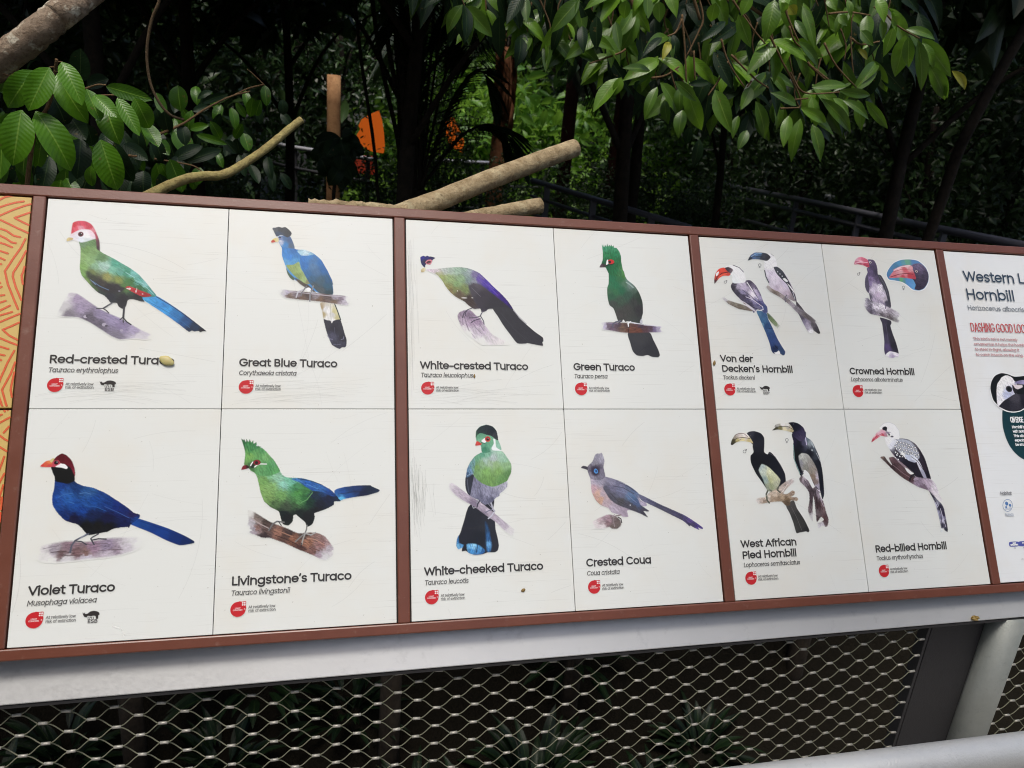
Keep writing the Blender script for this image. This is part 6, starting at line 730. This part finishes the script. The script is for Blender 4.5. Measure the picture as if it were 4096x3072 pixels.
# drooping leafy bough, upper right
T4 = '''300,540,125,775,120,.85 320,535,270,660,75,.95 520,490,330,470,75,.3 520,510,370,590,70,.35 570,600,480,830,80,.5 590,570,705,800,115,.55 620,690,645,860,75,.3 730,600,720,780,85,.4 765,600,875,900,125,.7 745,760,715,960,95,.4 800,880,770,1000,80,.25 860,960,815,1160,85,.2 970,620,1080,920,125,.55 1130,800,1090,960,65,.4 1190,900,1125,1040,75,.3 1220,600,1145,760,85,.6 1250,700,1310,960,95,.3 1480,800,1440,1020,85,.7 1560,820,1495,1120,95,.65 1640,860,1695,1120,95,.45 1560,750,1720,850,80,.8 1530,730,1350,640,80,.35 360,0,340,130,95,.45 500,-20,505,130,80,.4 580,10,585,155,95,.5 970,20,940,150,95,.55 1130,100,1215,330,95,.5 1040,150,870,290,65,.2 1220,-30,1150,110,95,.8 1380,0,1310,295,135,.6 1460,-40,1430,90,80,.95 1580,20,1655,340,80,.75 1540,150,1610,280,55,.5 600,260,460,400,60,.15 150,110,150,350,100,.25 50,180,60,370,80,.15 280,150,315,360,70,.3 930,570,770,585,55,.2 690,560,840,700,80,.3 420,620,450,560,60,.2'''
T5 = '''600,100,600,290,90,.55 690,130,700,260,70,.4 770,180,705,370,78,.7 850,230,780,500,125,.8 870,240,870,440,80,.3 930,260,950,590,95,.45 960,280,1030,450,65,.6 960,250,1145,500,115,.75 850,190,1040,260,65,.45 1000,420,1105,650,95,.6 1080,460,1120,640,60,.5 660,-10,710,150,85,.9 350,-20,400,70,75,.7 470,0,490,110,55,.6 420,100,470,170,60,.8 240,570,480,560,75,.45 420,590,620,620,65,.4 240,630,270,830,75,.75 300,640,490,865,85,.45 380,640,480,760,65,.7 440,650,610,780,60,.35 540,650,560,850,75,.55 590,655,735,840,65,.6 170,700,330,800,75,.8 130,130,215,270,55,.3 180,40,260,320,70,.5 40,20,60,80,70,.9 760,110,800,160,60,.7 560,200,640,300,70,.3 150,270,280,440,75,.3'''
it = []; yl = []
for t in T4.split():
    q = [float(v) for v in t.split(',')]; it.append(leaf_px(q[0], q[1], q[2], q[3], q[4]*.9, RND.uniform(1.0, 1.25), q[5]*.95, K4, jit=.45))
for t in T5.split():
    q = [float(v) for v in t.split(',')]; it.append(leaf_px(q[0], q[1], q[2], q[3], q[4]*.9, RND.uniform(1.0, 1.2), q[5]*.95, K5, jit=.45))
def region(x):                            # lower edge of the bough in photo pixels
    xs = (1650, 1900, 2200, 2500, 2800, 3000, 3250, 3400, 3550, 3700); ys = (60, 200, 330, 420, 560, 600, 580, 480, 380, 250)
    return float(np.interp(x, xs, ys))
for k in range(400):
    x = RND.uniform(1650, 3680); y = RND.uniform(-260, region(x)-60); L = RND.uniform(130, 230)
    dx = RND.uniform(-100, 120); Y = RND.uniform(1.35, 2.3)
    it.append(leaf_px(x, y-L*.5, x+dx, y+L*.5, RND.uniform(40, 66), Y, RND.choice((RND.uniform(.05, .25), RND.uniform(.0, .25), RND.uniform(.1, .42))), (0, 0, 1), jit=.8))
clus = []
while len(clus) < 66:
    x = RND.uniform(1760, 3560); y = RND.uniform(-60, region(x)-150)
    if all((x-a)**2+(y-b)**2 > 78**2 for a, b in clus): clus.append((x, y))
for x, y in clus:
    Y = RND.uniform(1.18, 1.75); base = RND.choice((RND.uniform(.1, .4), RND.uniform(.25, .6), RND.uniform(.5, 1.0)))
    for q in range(RND.randint(3, 6)):
        an = math.radians(RND.uniform(30, 150)); L = RND.uniform(85, 185)
        it.append(leaf_px(x+RND.uniform(-14, 14), y+RND.uniform(-10, 10), x+math.cos(an)*L, y+math.sin(an)*L, L*RND.uniform(.28, .40), Y, min(1, max(.1, base+RND.uniform(-.2, .2))), (0, 0, 1), jit=.7))
for q in ((1150, 460, 1235, 585, 55, K5), (650, 290, 600, 420, 55, K4), (540, 320, 600, 390, 40, K5), (1480, 40, 1530, 100, 70, K4)): yl.append(leaf_px(q[0], q[1], q[2], q[3], q[4], 1.2, RND.uniform(.1, .6), q[5]))
bt = empty('drooping_tree', (1.9, 1.6, -1.2), 'tree with long drooping pointed leaves hanging over the upper right', 'tree')
cr = keepw(leaves('crown', [q for q in it if q[4] >= .26], M['leaf2'], None, 8), bt); keepw(leaves('shade_painted_leaves', [q for q in it if q[4] < .26], M['shade'], None, 8), bt)  # darkest leaves of the bough wear the shade-darkened colour
yo = leaves('yellow_leaves', yl, M['yellow'], None, 8); keepw(yo, bt)
m = MB()
for P, c in (([(850, -40), (885, 130), (850, 230), (770, 390)], K4), ([(740, 100), (760, 350), (770, 570)], K4), ([(1010, 270), (1060, 430), (1170, 600)], K4), ([(1060, 420), (990, 560), (920, 660)], K4), ([(1080, 380), (1240, 540), (1340, 610)], K4),
             ([(1340, 230), (1430, 420), (1510, 570), (1560, 690), (1550, 750)], K4), ([(1090, 0), (1130, 60), (1230, 200), (1330, 320)], K4), ([(640, -60), (700, 60), (800, 170), (940, 250)], K5), ([(100, 470), (160, 580), (240, 610), (420, 600)], K5),
             ([(320, 280), (400, 430), (530, 570)], K5), ([(220, 420), (350, 520)], K5), ([(530, 540), (630, 520), (720, 460)], K4), ([(700, 480), (750, 570)], K4), ([(1220, 560), (1190, 600)], K4), ([(1510, 690), (1610, 680)], K4), ([(1420, 750), (1550, 745)], K4),
             ([(350, 340), (300, 370), (100, 440)], K4), ([(740, 130), (700, 220), (640, 250)], K4), ([(820, 350), (830, 550)], K4), ([(1480, 180), (1520, 290), (1600, 350)], K4), ([(1610, 430), (1640, 470), (1730, 550)], K4), ([(500, 250), (560, 290), (680, 270)], K5), ([(350, 90), (480, 80), (620, 100)], K5), ([(70, 60), (90, 130), (170, 300), (260, 420)], K5)):
    tw_px(P, 1.18, .0042, c, m)
for x, y in clus: tw_px([(x+RND.uniform(-60, 30), y-RND.uniform(90, 170)), (x+RND.uniform(-25, 15), y-60), (x, y)], 1.4, .0034, (0, 0, 1), m)
tk = []
for P in ([(2600, -700), (2700, -300), (2760, -60), (2800, 80)], [(2760, -60), (2950, 0), (3050, 60)], [(2950, -300), (3300, -120), (3500, -40)], [(2350, -400), (2500, -60), (2560, 100)], [(2350, -400), (2150, -150), (2050, 40)]): tw_px(P, 1.35, .010, (0, 0, 1), m)
tm = MB(); ta = at(3745, 860, 2.4); tb2 = at(3900, 470, 2.25); fk = Vector((4.15, 2.0, 3.3)); tm.tube(spline([Vector((3.9, 2.6, -1.2)), ta, tb2, Vector((4.1, 2.1, 2.7)), fk], 5), [.034-.0005*i for i in range(21)], 12, True, .05); keepw(tm.build('trunk', M['trunk'], None, True), bt)
for q in ((2600, -700), (2350, -400), (2950, -300)): m.tube(spline([fk, (fk+at(q[0]+500, q[1]-500, 1.4))/2+Vector((0, 0, .25)), at(q[0], q[1], 1.35)], 5), [.045-.003*i for i in range(11)], 8)
keepw(m.build('branches', M['twig'], None, True), bt)

# ---------------------------------------------------------------- background trees
def crown_items(n, R, size, tone=(0, 1), clumps=40, squash=.5):
    items = []; cs = []
    for k in range(clumps):
        while True:
            p = Vector((RND.uniform(-1, 1), RND.uniform(-1, 1), RND.uniform(-1, 1)))
            if .35 < p.length < 1: break
        cs.append((p, RND.uniform(.16, .34), RND.uniform(*tone)))
    for k in range(n):
        c, r, tn = RND.choice(cs)
        q = c+Vector((RND.gauss(0, r*.6), RND.gauss(0, r*.6), RND.gauss(0, r*.5)))
        p = Vector((q.x*R[0], q.y*R[1], q.z*R[2]))
        d = Vector((RND.uniform(-1, 1), RND.uniform(-1, 1), RND.uniform(-1.2, .35))).normalized(); L = size*RND.uniform(.6, 1.3)
        nn = Vector((RND.uniform(-1, 1), RND.uniform(-1, 1), RND.uniform(-.2, 1.3))).normalized()
        items.append((p-d*L*.5, p+d*L*.5, L*RND.uniform(.32, .48), nn, min(1, max(0, tn+RND.uniform(-.25, .25))), .08))
    return items
def trunk_mesh(h, r, lean=.2, limbs=5, top=.45):
    m = MB(); P = [Vector((lean*math.sin(t*2.1)*t, lean*.6*math.sin(t*3+1)*t, h*t)) for t in [i/8 for i in range(9)]]
    m.tube([Vector((0, 0, -2.1)), Vector((0, 0, -.6))], [r*1.4, r*1.3], 10, True, .05); m.tube(P, [r*(1.25-.75*i/8) for i in range(9)], 10, True, .08)
    for k in range(limbs):
        a = 2*math.pi*k/limbs+RND.uniform(0, .8); b = P[5+k % 3]; e = b+Vector((math.cos(a)*h*.22, math.sin(a)*h*.22, h*RND.uniform(.12, .3))); mid = (b+e)/2+Vector((0, 0, h*.03))
        m.tube(spline([b, mid, e], 4), [r*.4*(1-.08*i) for i in range(9)], 6)
    return m
protos = {}
def tree(kind, loc, scale, label, group='trees of the dark forest', name='forest_tree', rz=None):
    if kind not in protos:
        e = empty(name, (0, 0, 0))
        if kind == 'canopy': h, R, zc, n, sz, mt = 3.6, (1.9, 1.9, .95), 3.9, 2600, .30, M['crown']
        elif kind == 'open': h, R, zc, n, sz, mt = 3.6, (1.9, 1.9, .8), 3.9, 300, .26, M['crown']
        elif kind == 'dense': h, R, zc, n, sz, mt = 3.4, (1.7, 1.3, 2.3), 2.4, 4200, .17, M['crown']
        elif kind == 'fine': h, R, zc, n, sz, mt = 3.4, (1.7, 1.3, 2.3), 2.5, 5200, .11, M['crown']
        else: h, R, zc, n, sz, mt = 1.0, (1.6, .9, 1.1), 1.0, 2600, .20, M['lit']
        m = trunk_mesh(h, .06 if kind in ('dense', 'fine') else .055 if kind != 'lit' else .04)
        m.build('trunk', M['trunk'], e, True)
        c = leaves('crown', crown_items(n, R, sz, (0, 1), 46 if kind != 'canopy' else 30), mt, e, 3); c.location = (0, 0, zc)
        protos[kind] = e; o = e
    else:
        o = protos[kind].copy(); COL.objects.link(o)
        for ch in protos[kind].children:
            c = ch.copy(); COL.objects.link(c); c.parent = o
    if 'group' in o: del o['group']
    o.location = loc; o.scale = (scale,)*3 if not hasattr(scale, '__len__') else scale; o.rotation_euler = (0, 0, RND.uniform(0, 6.28) if rz is None else rz)
    tag(o, label, 'tree' if kind != 'lit' and name != 'dark_shrub' else 'bush', group); o.name = name; return o
GZ = -1.2
DK = 'dark tree deep in the shaded forest behind the walkway'
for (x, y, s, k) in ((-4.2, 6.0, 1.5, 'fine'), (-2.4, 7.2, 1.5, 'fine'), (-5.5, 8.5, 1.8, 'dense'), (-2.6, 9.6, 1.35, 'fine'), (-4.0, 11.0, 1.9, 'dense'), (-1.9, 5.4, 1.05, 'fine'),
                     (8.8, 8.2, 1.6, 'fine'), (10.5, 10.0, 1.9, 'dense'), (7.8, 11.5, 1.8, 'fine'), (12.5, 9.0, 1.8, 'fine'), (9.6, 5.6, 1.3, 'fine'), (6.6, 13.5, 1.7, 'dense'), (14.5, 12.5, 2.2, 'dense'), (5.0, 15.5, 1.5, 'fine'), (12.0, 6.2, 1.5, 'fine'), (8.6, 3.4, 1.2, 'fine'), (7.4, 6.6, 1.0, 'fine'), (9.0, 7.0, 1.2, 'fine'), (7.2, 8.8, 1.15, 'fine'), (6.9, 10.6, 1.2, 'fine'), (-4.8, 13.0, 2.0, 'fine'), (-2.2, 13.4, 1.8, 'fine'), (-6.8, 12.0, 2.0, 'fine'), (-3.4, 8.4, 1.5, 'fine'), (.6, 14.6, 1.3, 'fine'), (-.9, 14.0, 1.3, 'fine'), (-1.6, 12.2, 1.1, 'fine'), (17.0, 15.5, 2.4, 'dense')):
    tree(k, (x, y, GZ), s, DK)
for (x, y, s) in ((-7.5, 16, 2.4), (-3.5, 17, 2.4), (0.5, 19, 2.6), (4.6, 20, 2.7), (9, 19, 2.6), (13, 19, 2.8), (18.5, 21, 3.0), (-11, 14, 2.2), (23, 19, 3.0))+tuple((-13+2.6*i, 24+(i % 3), 3.0) for i in range(17)): tree('dense', (x, y, GZ), s, 'tall tree closing off the far side of the clearing', 'trees beyond the clearing', 'far_tree')
for (px, y, s) in ((-900, 2.9, 1.0), (330, 3.0, 1.0), (1650, 2.9, 1.0), (2555, 3.2, 1.02), (3660, 3.3, 1.05), (60, 5.2, 1.1), (840, 5.0, 1.1), (1660, 5.3, 1.1), (2530, 5.5, 1.15), (4450, 4.6, 1.1), (420, 7.0, 1.05), (1130, 6.8, 1.0), (2900, 6.9, .95)):
    x = at(px, 700, y).x
    tree('canopy', (x, y, GZ), (s, s, s*1.15), 'spreading tree whose high crown shades the ground behind the board', 'canopy trees over the shade', 'canopy_tree')
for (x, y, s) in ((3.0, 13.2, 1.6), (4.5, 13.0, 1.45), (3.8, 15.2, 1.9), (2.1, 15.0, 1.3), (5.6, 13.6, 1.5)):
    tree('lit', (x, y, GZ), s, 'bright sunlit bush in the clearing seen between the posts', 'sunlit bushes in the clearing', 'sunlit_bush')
for (x, y, s, k) in ((-1.9, -4.0, 1.1, 'canopy'), (-4.6, -1.6, 1.1, 'canopy'), (6.2, -4.4, 1.2, 'canopy')):
    tree(k, (x, y, GZ), (s, s, s*1.15), 'spreading tree beside the visitor deck behind the viewer', 'trees beside the deck', 'deck_tree')
dt = tree('open', (3.7, -3.3, GZ), (.92, .92, 1.06), 'unseen leaning tree added beside the deck, its thin crown shading the board', 'trees beside the deck', 'deck_tree', 0)  # unseen tree, added with its crown thinned and shifted to shade the panels
for c in dt.children:
    if c.name.startswith('crown'): c.location = (-1.2, 2.5, 3.9)
m = MB(); m.tube(spline([Vector((.1, .05, 2.6)), Vector((-.3, .9, 3.5)), Vector((-.9, 2.4, 4.0))], 5), [.05-.003*i for i in range(11)], 8); m.build('bough', M['trunk'], dt, True)
for k, x in enumerate((-12, -9.3, -6.8, -4.2, -1.7, .9, 3.5, 6.2, 8.8, 11.5)):
    tree('dense', (x, -8.2-.5*(k % 3), GZ), 1.3+.12*(k % 2), 'leafy tree standing behind the visitor deck', 'trees behind the deck', 'deck_tree')
for k, px in enumerate((960, 1640, 1830, 2050, 2260, 2440, 2640, 2840)):
    q = at(px, 700, 7.9+.25*(k % 3)); tree('fine', (q.x, q.y, GZ), (.62, .5, .50+.03*(k % 3)), 'low dark shrub growing in front of the far walkway rails', 'shrubs before the walkway', 'dark_shrub')
q = at(1760, 700, 8.3); tree('fine', (q.x, q.y, GZ), (.30, .30, .76), 'slender dark bush rising right of the orange board', None, 'dark_shrub')
# undergrowth just behind the mesh
def gz(y):
    t = min(1, max(0, (y-2.6)/2.4)); return -3.1+1.9*t*t*(3-2*t)
def fern(name, loc, n, L, label):
    e = empty(name, loc, label, 'plant', 'undergrowth plants behind the mesh'); items = []
    for k in range(n):
        a = RND.uniform(0, 6.28); el = RND.uniform(.3, 1.2); d = Vector((math.cos(a)*math.cos(el), math.sin(a)*math.cos(el), math.sin(el)))
        b = d*L*RND.uniform(.15, .5); t = b+(d+Vector((0, 0, -.35)))*L*RND.uniform(.4, .7)
        items.append((b, t, L*RND.uniform(.06, .11), Vector((-d.x*.3, -d.y*.3, 1)), RND.uniform(0, 1), .12))
    leaves('fronds', items, M['fern'], e, 6); return e
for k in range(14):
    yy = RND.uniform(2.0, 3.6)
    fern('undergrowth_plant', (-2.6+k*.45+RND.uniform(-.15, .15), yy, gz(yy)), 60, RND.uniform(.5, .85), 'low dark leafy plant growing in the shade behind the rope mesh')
# palm with dark stems in the middle
def palm(loc, hub, fr, name, label, mat, tmat=None, tr=.06):
    e = empty(name, loc, label, 'palm'); L0 = Vector(loc)
    m = MB(); hubv = Vector(hub)-L0
    m.tube(spline([Vector((0, 0, -1.6)), hubv*.5+Vector((.03, .04, -.4)), hubv], 5), [tr*(1-.025*i) for i in range(11)], 14, True, .04); m.build('trunk', tmat or M['trunk'], e, True)
    if tmat:
        fz = MB()
        for k in range(60):
            an = RND.uniform(0, 6.28); p = hubv+Vector((math.cos(an)*tr*.9, math.sin(an)*tr*.9, RND.uniform(-1.1, -.25))); ln = RND.uniform(.25, .75)
            fz.tube([p, p+Vector((math.cos(an)*.02, math.sin(an)*.02, ln*.5)), p+Vector((-math.cos(an)*.05, -math.sin(an)*.05, ln))], [.024, .019, .004], 5)
        fz.build('frayed_fibres', tmat, e, True)
    items = []; st = MB()
    for (dx, dy, dz, L) in fr:
        d = Vector((dx, dy, dz)); P = [hubv, hubv+d*L*.4+Vector((0, 0, .12*L)), hubv+d*L*.75+Vector((0, 0, .0)), hubv+d*L+Vector((0, 0, -.35*L))]; sp = spline(P, 8); st.tube(sp, [.010-.0003*i for i in range(len(sp))], 5)
        for i in range(3, len(sp)-1):
            t = (sp[i+1]-sp[i-1]).normalized(); sd2 = t.cross(Vector((0, 0, 1))); sd2 = sd2.normalized() if sd2.length > .01 else Vector((1, 0, 0)); u = i/len(sp); ln = L*.34*math.sin(math.pi*(.15+.8*u))
            for sg in (-1, 1):
                for q in (0, .5):
                    b = sp[i]+(sp[i+1]-sp[i])*q; items.append((b, b+(sd2*sg*.75+t*.55+Vector((0, 0, -.35)))*ln, .028, Vector((0, 0, 1))+sd2*sg*.3, RND.uniform(0, 1), .06))
    leaves('crown', items, mat, e, 4); st.build('frond_stems', M['trunk'], e, True); return e
hp = at(2032, 190, 9.2)
fp = palm((hp.x-.12, 9.2, GZ), hp, [(-.75, -.1, .25, 2.0), (.8, -.1, .2, 1.8), (.5, -.5, .3, 1.7), (-.5, -.4, .35, 1.8), (.15, .7, .4, 1.6), (-.9, .3, .1, 1.9), (.9, .4, .0, 1.8), (.65, -.5, .0, 1.4), (-.6, -.6, .1, 1.5), (-.35, .5, .5, 1.6), (.3, -.3, .7, 1.5), (.95, .05, .25, 1.9), (-.95, -.2, .3, 1.9)], 'fan_palm', 'palm with a frayed brown trunk and dark drooping fronds, left of the long log end', M['frond'], M['brownpost'], .135)
hp2 = at(1660, 330, 3.4)
palm((hp2.x, 3.5, GZ), at(1680, 760, 3.4), [(-.12, .1, 1.0, 1.4), (.12, .1, 1.0, 1.5), (.35, -.1, .8, 1.2), (.6, .1, .5, 1.1), (-.05, .0, 1.05, 1.7), (.25, .3, .9, 1.5)], 'feather_palm', 'dark clump palm with upright stems in front of the orange board', M['frond'])
# stems of a dark bamboo clump
bc = empty('bamboo_clump', at(1560, 800, 4.0), 'clump of thin dark bamboo stems left of the middle', 'bamboo')
for k, (xa, xb) in enumerate(((1400, 1500), (1500, 1640), (1560, 1620), (1600, 1650), (1660, 1640), (1700, 1660), (1750, 1690), (1460, 1600))):
    m = MB(); Y = 3.8+.1*k; P = [at(xa, -260, Y), at((xa*.6+xb*.4), 200, Y), at(xb, 620, Y), at(xb+20, 980, Y)]; m.tube(spline(P, 5), .016 if k % 2 else .011, 8)
    o = m.build('stem', M['trunk'], None, True); keepw(o, bc)

# ---------------------------------------------------------------- posts, rails and the orange board beyond
rt_ = []
for q in '1150,1040,960,1090,120 1160,1040,1240,1010,110 1130,1060,1040,1180,120 1150,1050,1190,1180,110 1110,1100,990,1170,120 1200,1100,1330,1160,110 1160,1120,1150,1290,120 1120,1130,1080,1260,100 1190,1060,1300,1080,100 1010,1180,920,1150,110 1000,1190,1060,1330,120 1150,1180,1080,1340,120 1180,1200,1240,1350,120 1130,1260,1180,1420,120 1160,1240,1060,1400,110 1190,1130,1250,1230,110'.split():
    q = [float(v) for v in q.split(',')]; rt_.append(leaf_px(q[0]-90, q[1], q[2]-90, q[3], q[4], 3.6, RND.uniform(.1, .6), K1))
rp = empty('rosette_plant', (at(1360, 700, 3.6).x, 3.6, GZ), 'dark plant with a rosette of broad leaves in front of the tan post', 'plant'); keepw(leaves('crown', rt_, M['shade'], None, 9), rp)
m = MB(); m.tube(spline([Vector(rp.location), at(1330, 900, 3.6), at(1370, 590, 3.6)], 5), .012, 7); keepw(m.build('stem', M['trunk'], None, True), rp)
def post(name, px, ya, yb, Y, r, mat, label, frayed=False, cat='post', group=None):
    a = at(px, ya, Y); b = at(px, yb, Y); top = Vector((a.x, Y, a.z)); m = MB()
    base = Vector((a.x, Y, GZ)); n = 9
    m.tube([base+(top-base)*(i/n) for i in range(n+1)], [r*(1.08-.14*i/n) for i in range(n+1)], 14, True, .05)
    e = empty(name, base, label, cat, group); o = m.build('shaft', mat, None, True); keepw(o, e)
    if frayed:
        f = MB()
        for k in range(46):
            an = RND.uniform(0, 6.28); p = top+Vector((math.cos(an)*r*.9, math.sin(an)*r*.9, RND.uniform(-.9, -.1))); ln = RND.uniform(.25, .8)
            f.tube([p, p+Vector((math.cos(an)*.015, math.sin(an)*.015, ln*.5)), p+Vector((-math.cos(an)*.07, -math.sin(an)*.07, ln))], [.022, .018, .004], 5)
        keepw(f.build('frayed_fibres', mat, None, True), e)
    return e
post('tan_post', 1337, 300, 560, 9.8, .095, M['tanpost'], 'short tan trunk-like post left of the bamboo stems')
post('timber_post', 2296, 300, 860, 9.6, .10, M['redpost'], 'slim dark timber post behind the end of the long log', False, 'post', 'dark timber posts')
post('timber_post', 2515, 280, 860, 8.6, .13, M['redpost'], 'thicker dark red timber post right of the long log', False, 'post', 'dark timber posts')
def railing(name, P, z_list, mats, label, posts, r=(.03, .022)):
    e = empty(name, P[0], label, 'handrail')
    for i, dz in enumerate(z_list):
        m = MB(); m.tube([Vector(p)+Vector((0, 0, dz)) for p in P], r[0] if i == 0 else r[1], 10); keepw(m.build('top_rail' if i == 0 else 'lower_rail', mats[0] if i == 0 else mats[1], None, True), e)
    for t in posts:
        n = len(P)-1; k = min(int(t*n), n-1); q = Vector(P[k]).lerp(Vector(P[k+1]), t*n-k); m = MB(); m.box(q.x-.03, q.x+.03, q.y-.015, q.y+.015, GZ, q.z); keepw(m.build('upright', mats[1], None), e)
    return e
railing('walkway_handrail', [(5.95, 2.2, 1.0), (6.05, 4.84, 1.0), (6.2, 7.0, 1.01), (6.3, 9.8, 1.02)], (0, -.14, -.42, -.8), (M['rail'], M['rail']), 'long dark handrail running away along the right side', (.1, .3, .5, .7, .9), (.036, .026))
railing('walkway_handrail', [(-1.5, 14.2, 1.0), (-.02, 10.9, 1.0), (1.05, 9.2, 1.0)], (0, -.3), (M['railw'], M['railpost']), 'pale handrail crossing behind the bare branch on the left', (.05, .5, .97))
railing('walkway_handrail', [(1.6, 10.2, 1.0), (3.13, 10.85, 1.0), (5.3, 11.9, 1.0)], (0, -.35, -.7), (M['railw'], M['railpost']), 'pale handrail under the sunlit bushes between the dark posts', (.03, .4, .7, .98))
a, b = at(2130, 722, 6.6), at(2760, 912, 4.4)
railing('walkway_handrail', [a, b], (0, -.16, -.34), (M['rail'], M['rail']), 'nearer dark handrail sloping down behind the sawn log ends', (.12, .45, .8), (.028, .018))
# orange board with a red lower board
ob = empty('orange_board', at(1650, 640, 11.6), 'bright orange board with a red lower part far behind the dark palm', 'board')
def slab(name, px, Y, mat, th=.05):
    P = [at(x, y, Y) for x, y in px]; n = len(P); V = P+[p+Vector((0, th, 0)) for p in P]; F = [tuple(range(n)), tuple(range(n, 2*n))[::-1]]+[(i, i+n, (i+1) % n+n, (i+1) % n) for i in range(n)]
    o = mesh(name, V, F, mat); return keepw(o, ob)
slab('orange_face', [(1516, 443), (1490, 453), (1463, 467), (1445, 480), (1434, 504), (1442, 517), (1429, 536), (1426, 552), (1439, 562), (1445, 578), (1463, 594), (1490, 607), (1535, 613), (1540, 584), (1536, 530), (1528, 478)], 11.6, M['orange'])
slab('orange_face', [(1776, 520), (1785, 472), (1815, 470), (1842, 530), (1858, 565), (1850, 612), (1812, 592), (1790, 560)], 11.6, M['orange'])
slab('red_face', [(1395, 618), (1500, 625), (1510, 700), (1400, 690)], 11.55, M['redboard'])

def blob(name, c, r, mat, label, cat, seed):
    rr = random.Random(seed); m = MB(); n, k = 7, 9
    for i in range(n+1):
        for j in range(k):
            a = math.pi*i/n; b2 = 2*math.pi*j/k; q = r*(.75+.5*rr.random()); m.V.append(Vector(c)+Vector((math.sin(a)*math.cos(b2)*q*1.5, math.sin(a)*math.sin(b2)*q, math.cos(a)*q*.8)))
    for i in range(n):
        for j in range(k): m.F.append((i*k+j, i*k+(j+1) % k, (i+1)*k+(j+1) % k, (i+1)*k+j))
    return tag(m.build(name, mat), label, cat)
blob('white_lump', at(3318, 788, 7.35), .05, simple('plain white', (.75, .76, .78), .8), 'small crumpled white rag lying on the dark handrail at right', 'lump', 4)  # small white spot on the rail, modelled as a crumpled lump
blob('sap_drip', Vector((1.803, -.4135, .664)), .006, simple('amber sap', (.26, .17, .04), .5), 'amber drip of sap on the grey rail near its right end', 'sap drip', 6)
# ---------------------------------------------------------------- ground
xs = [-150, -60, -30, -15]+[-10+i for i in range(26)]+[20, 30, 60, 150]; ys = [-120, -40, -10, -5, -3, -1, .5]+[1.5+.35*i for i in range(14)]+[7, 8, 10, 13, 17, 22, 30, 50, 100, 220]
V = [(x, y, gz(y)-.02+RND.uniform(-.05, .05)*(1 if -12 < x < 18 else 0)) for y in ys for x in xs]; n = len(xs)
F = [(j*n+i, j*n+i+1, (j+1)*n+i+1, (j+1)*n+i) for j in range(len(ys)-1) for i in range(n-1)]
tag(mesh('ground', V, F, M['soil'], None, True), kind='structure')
m = MB(); m.box(-6, 8, -6, -.30, -.12, 0); tag(m.build('deck', M['deck'], None), kind='structure')
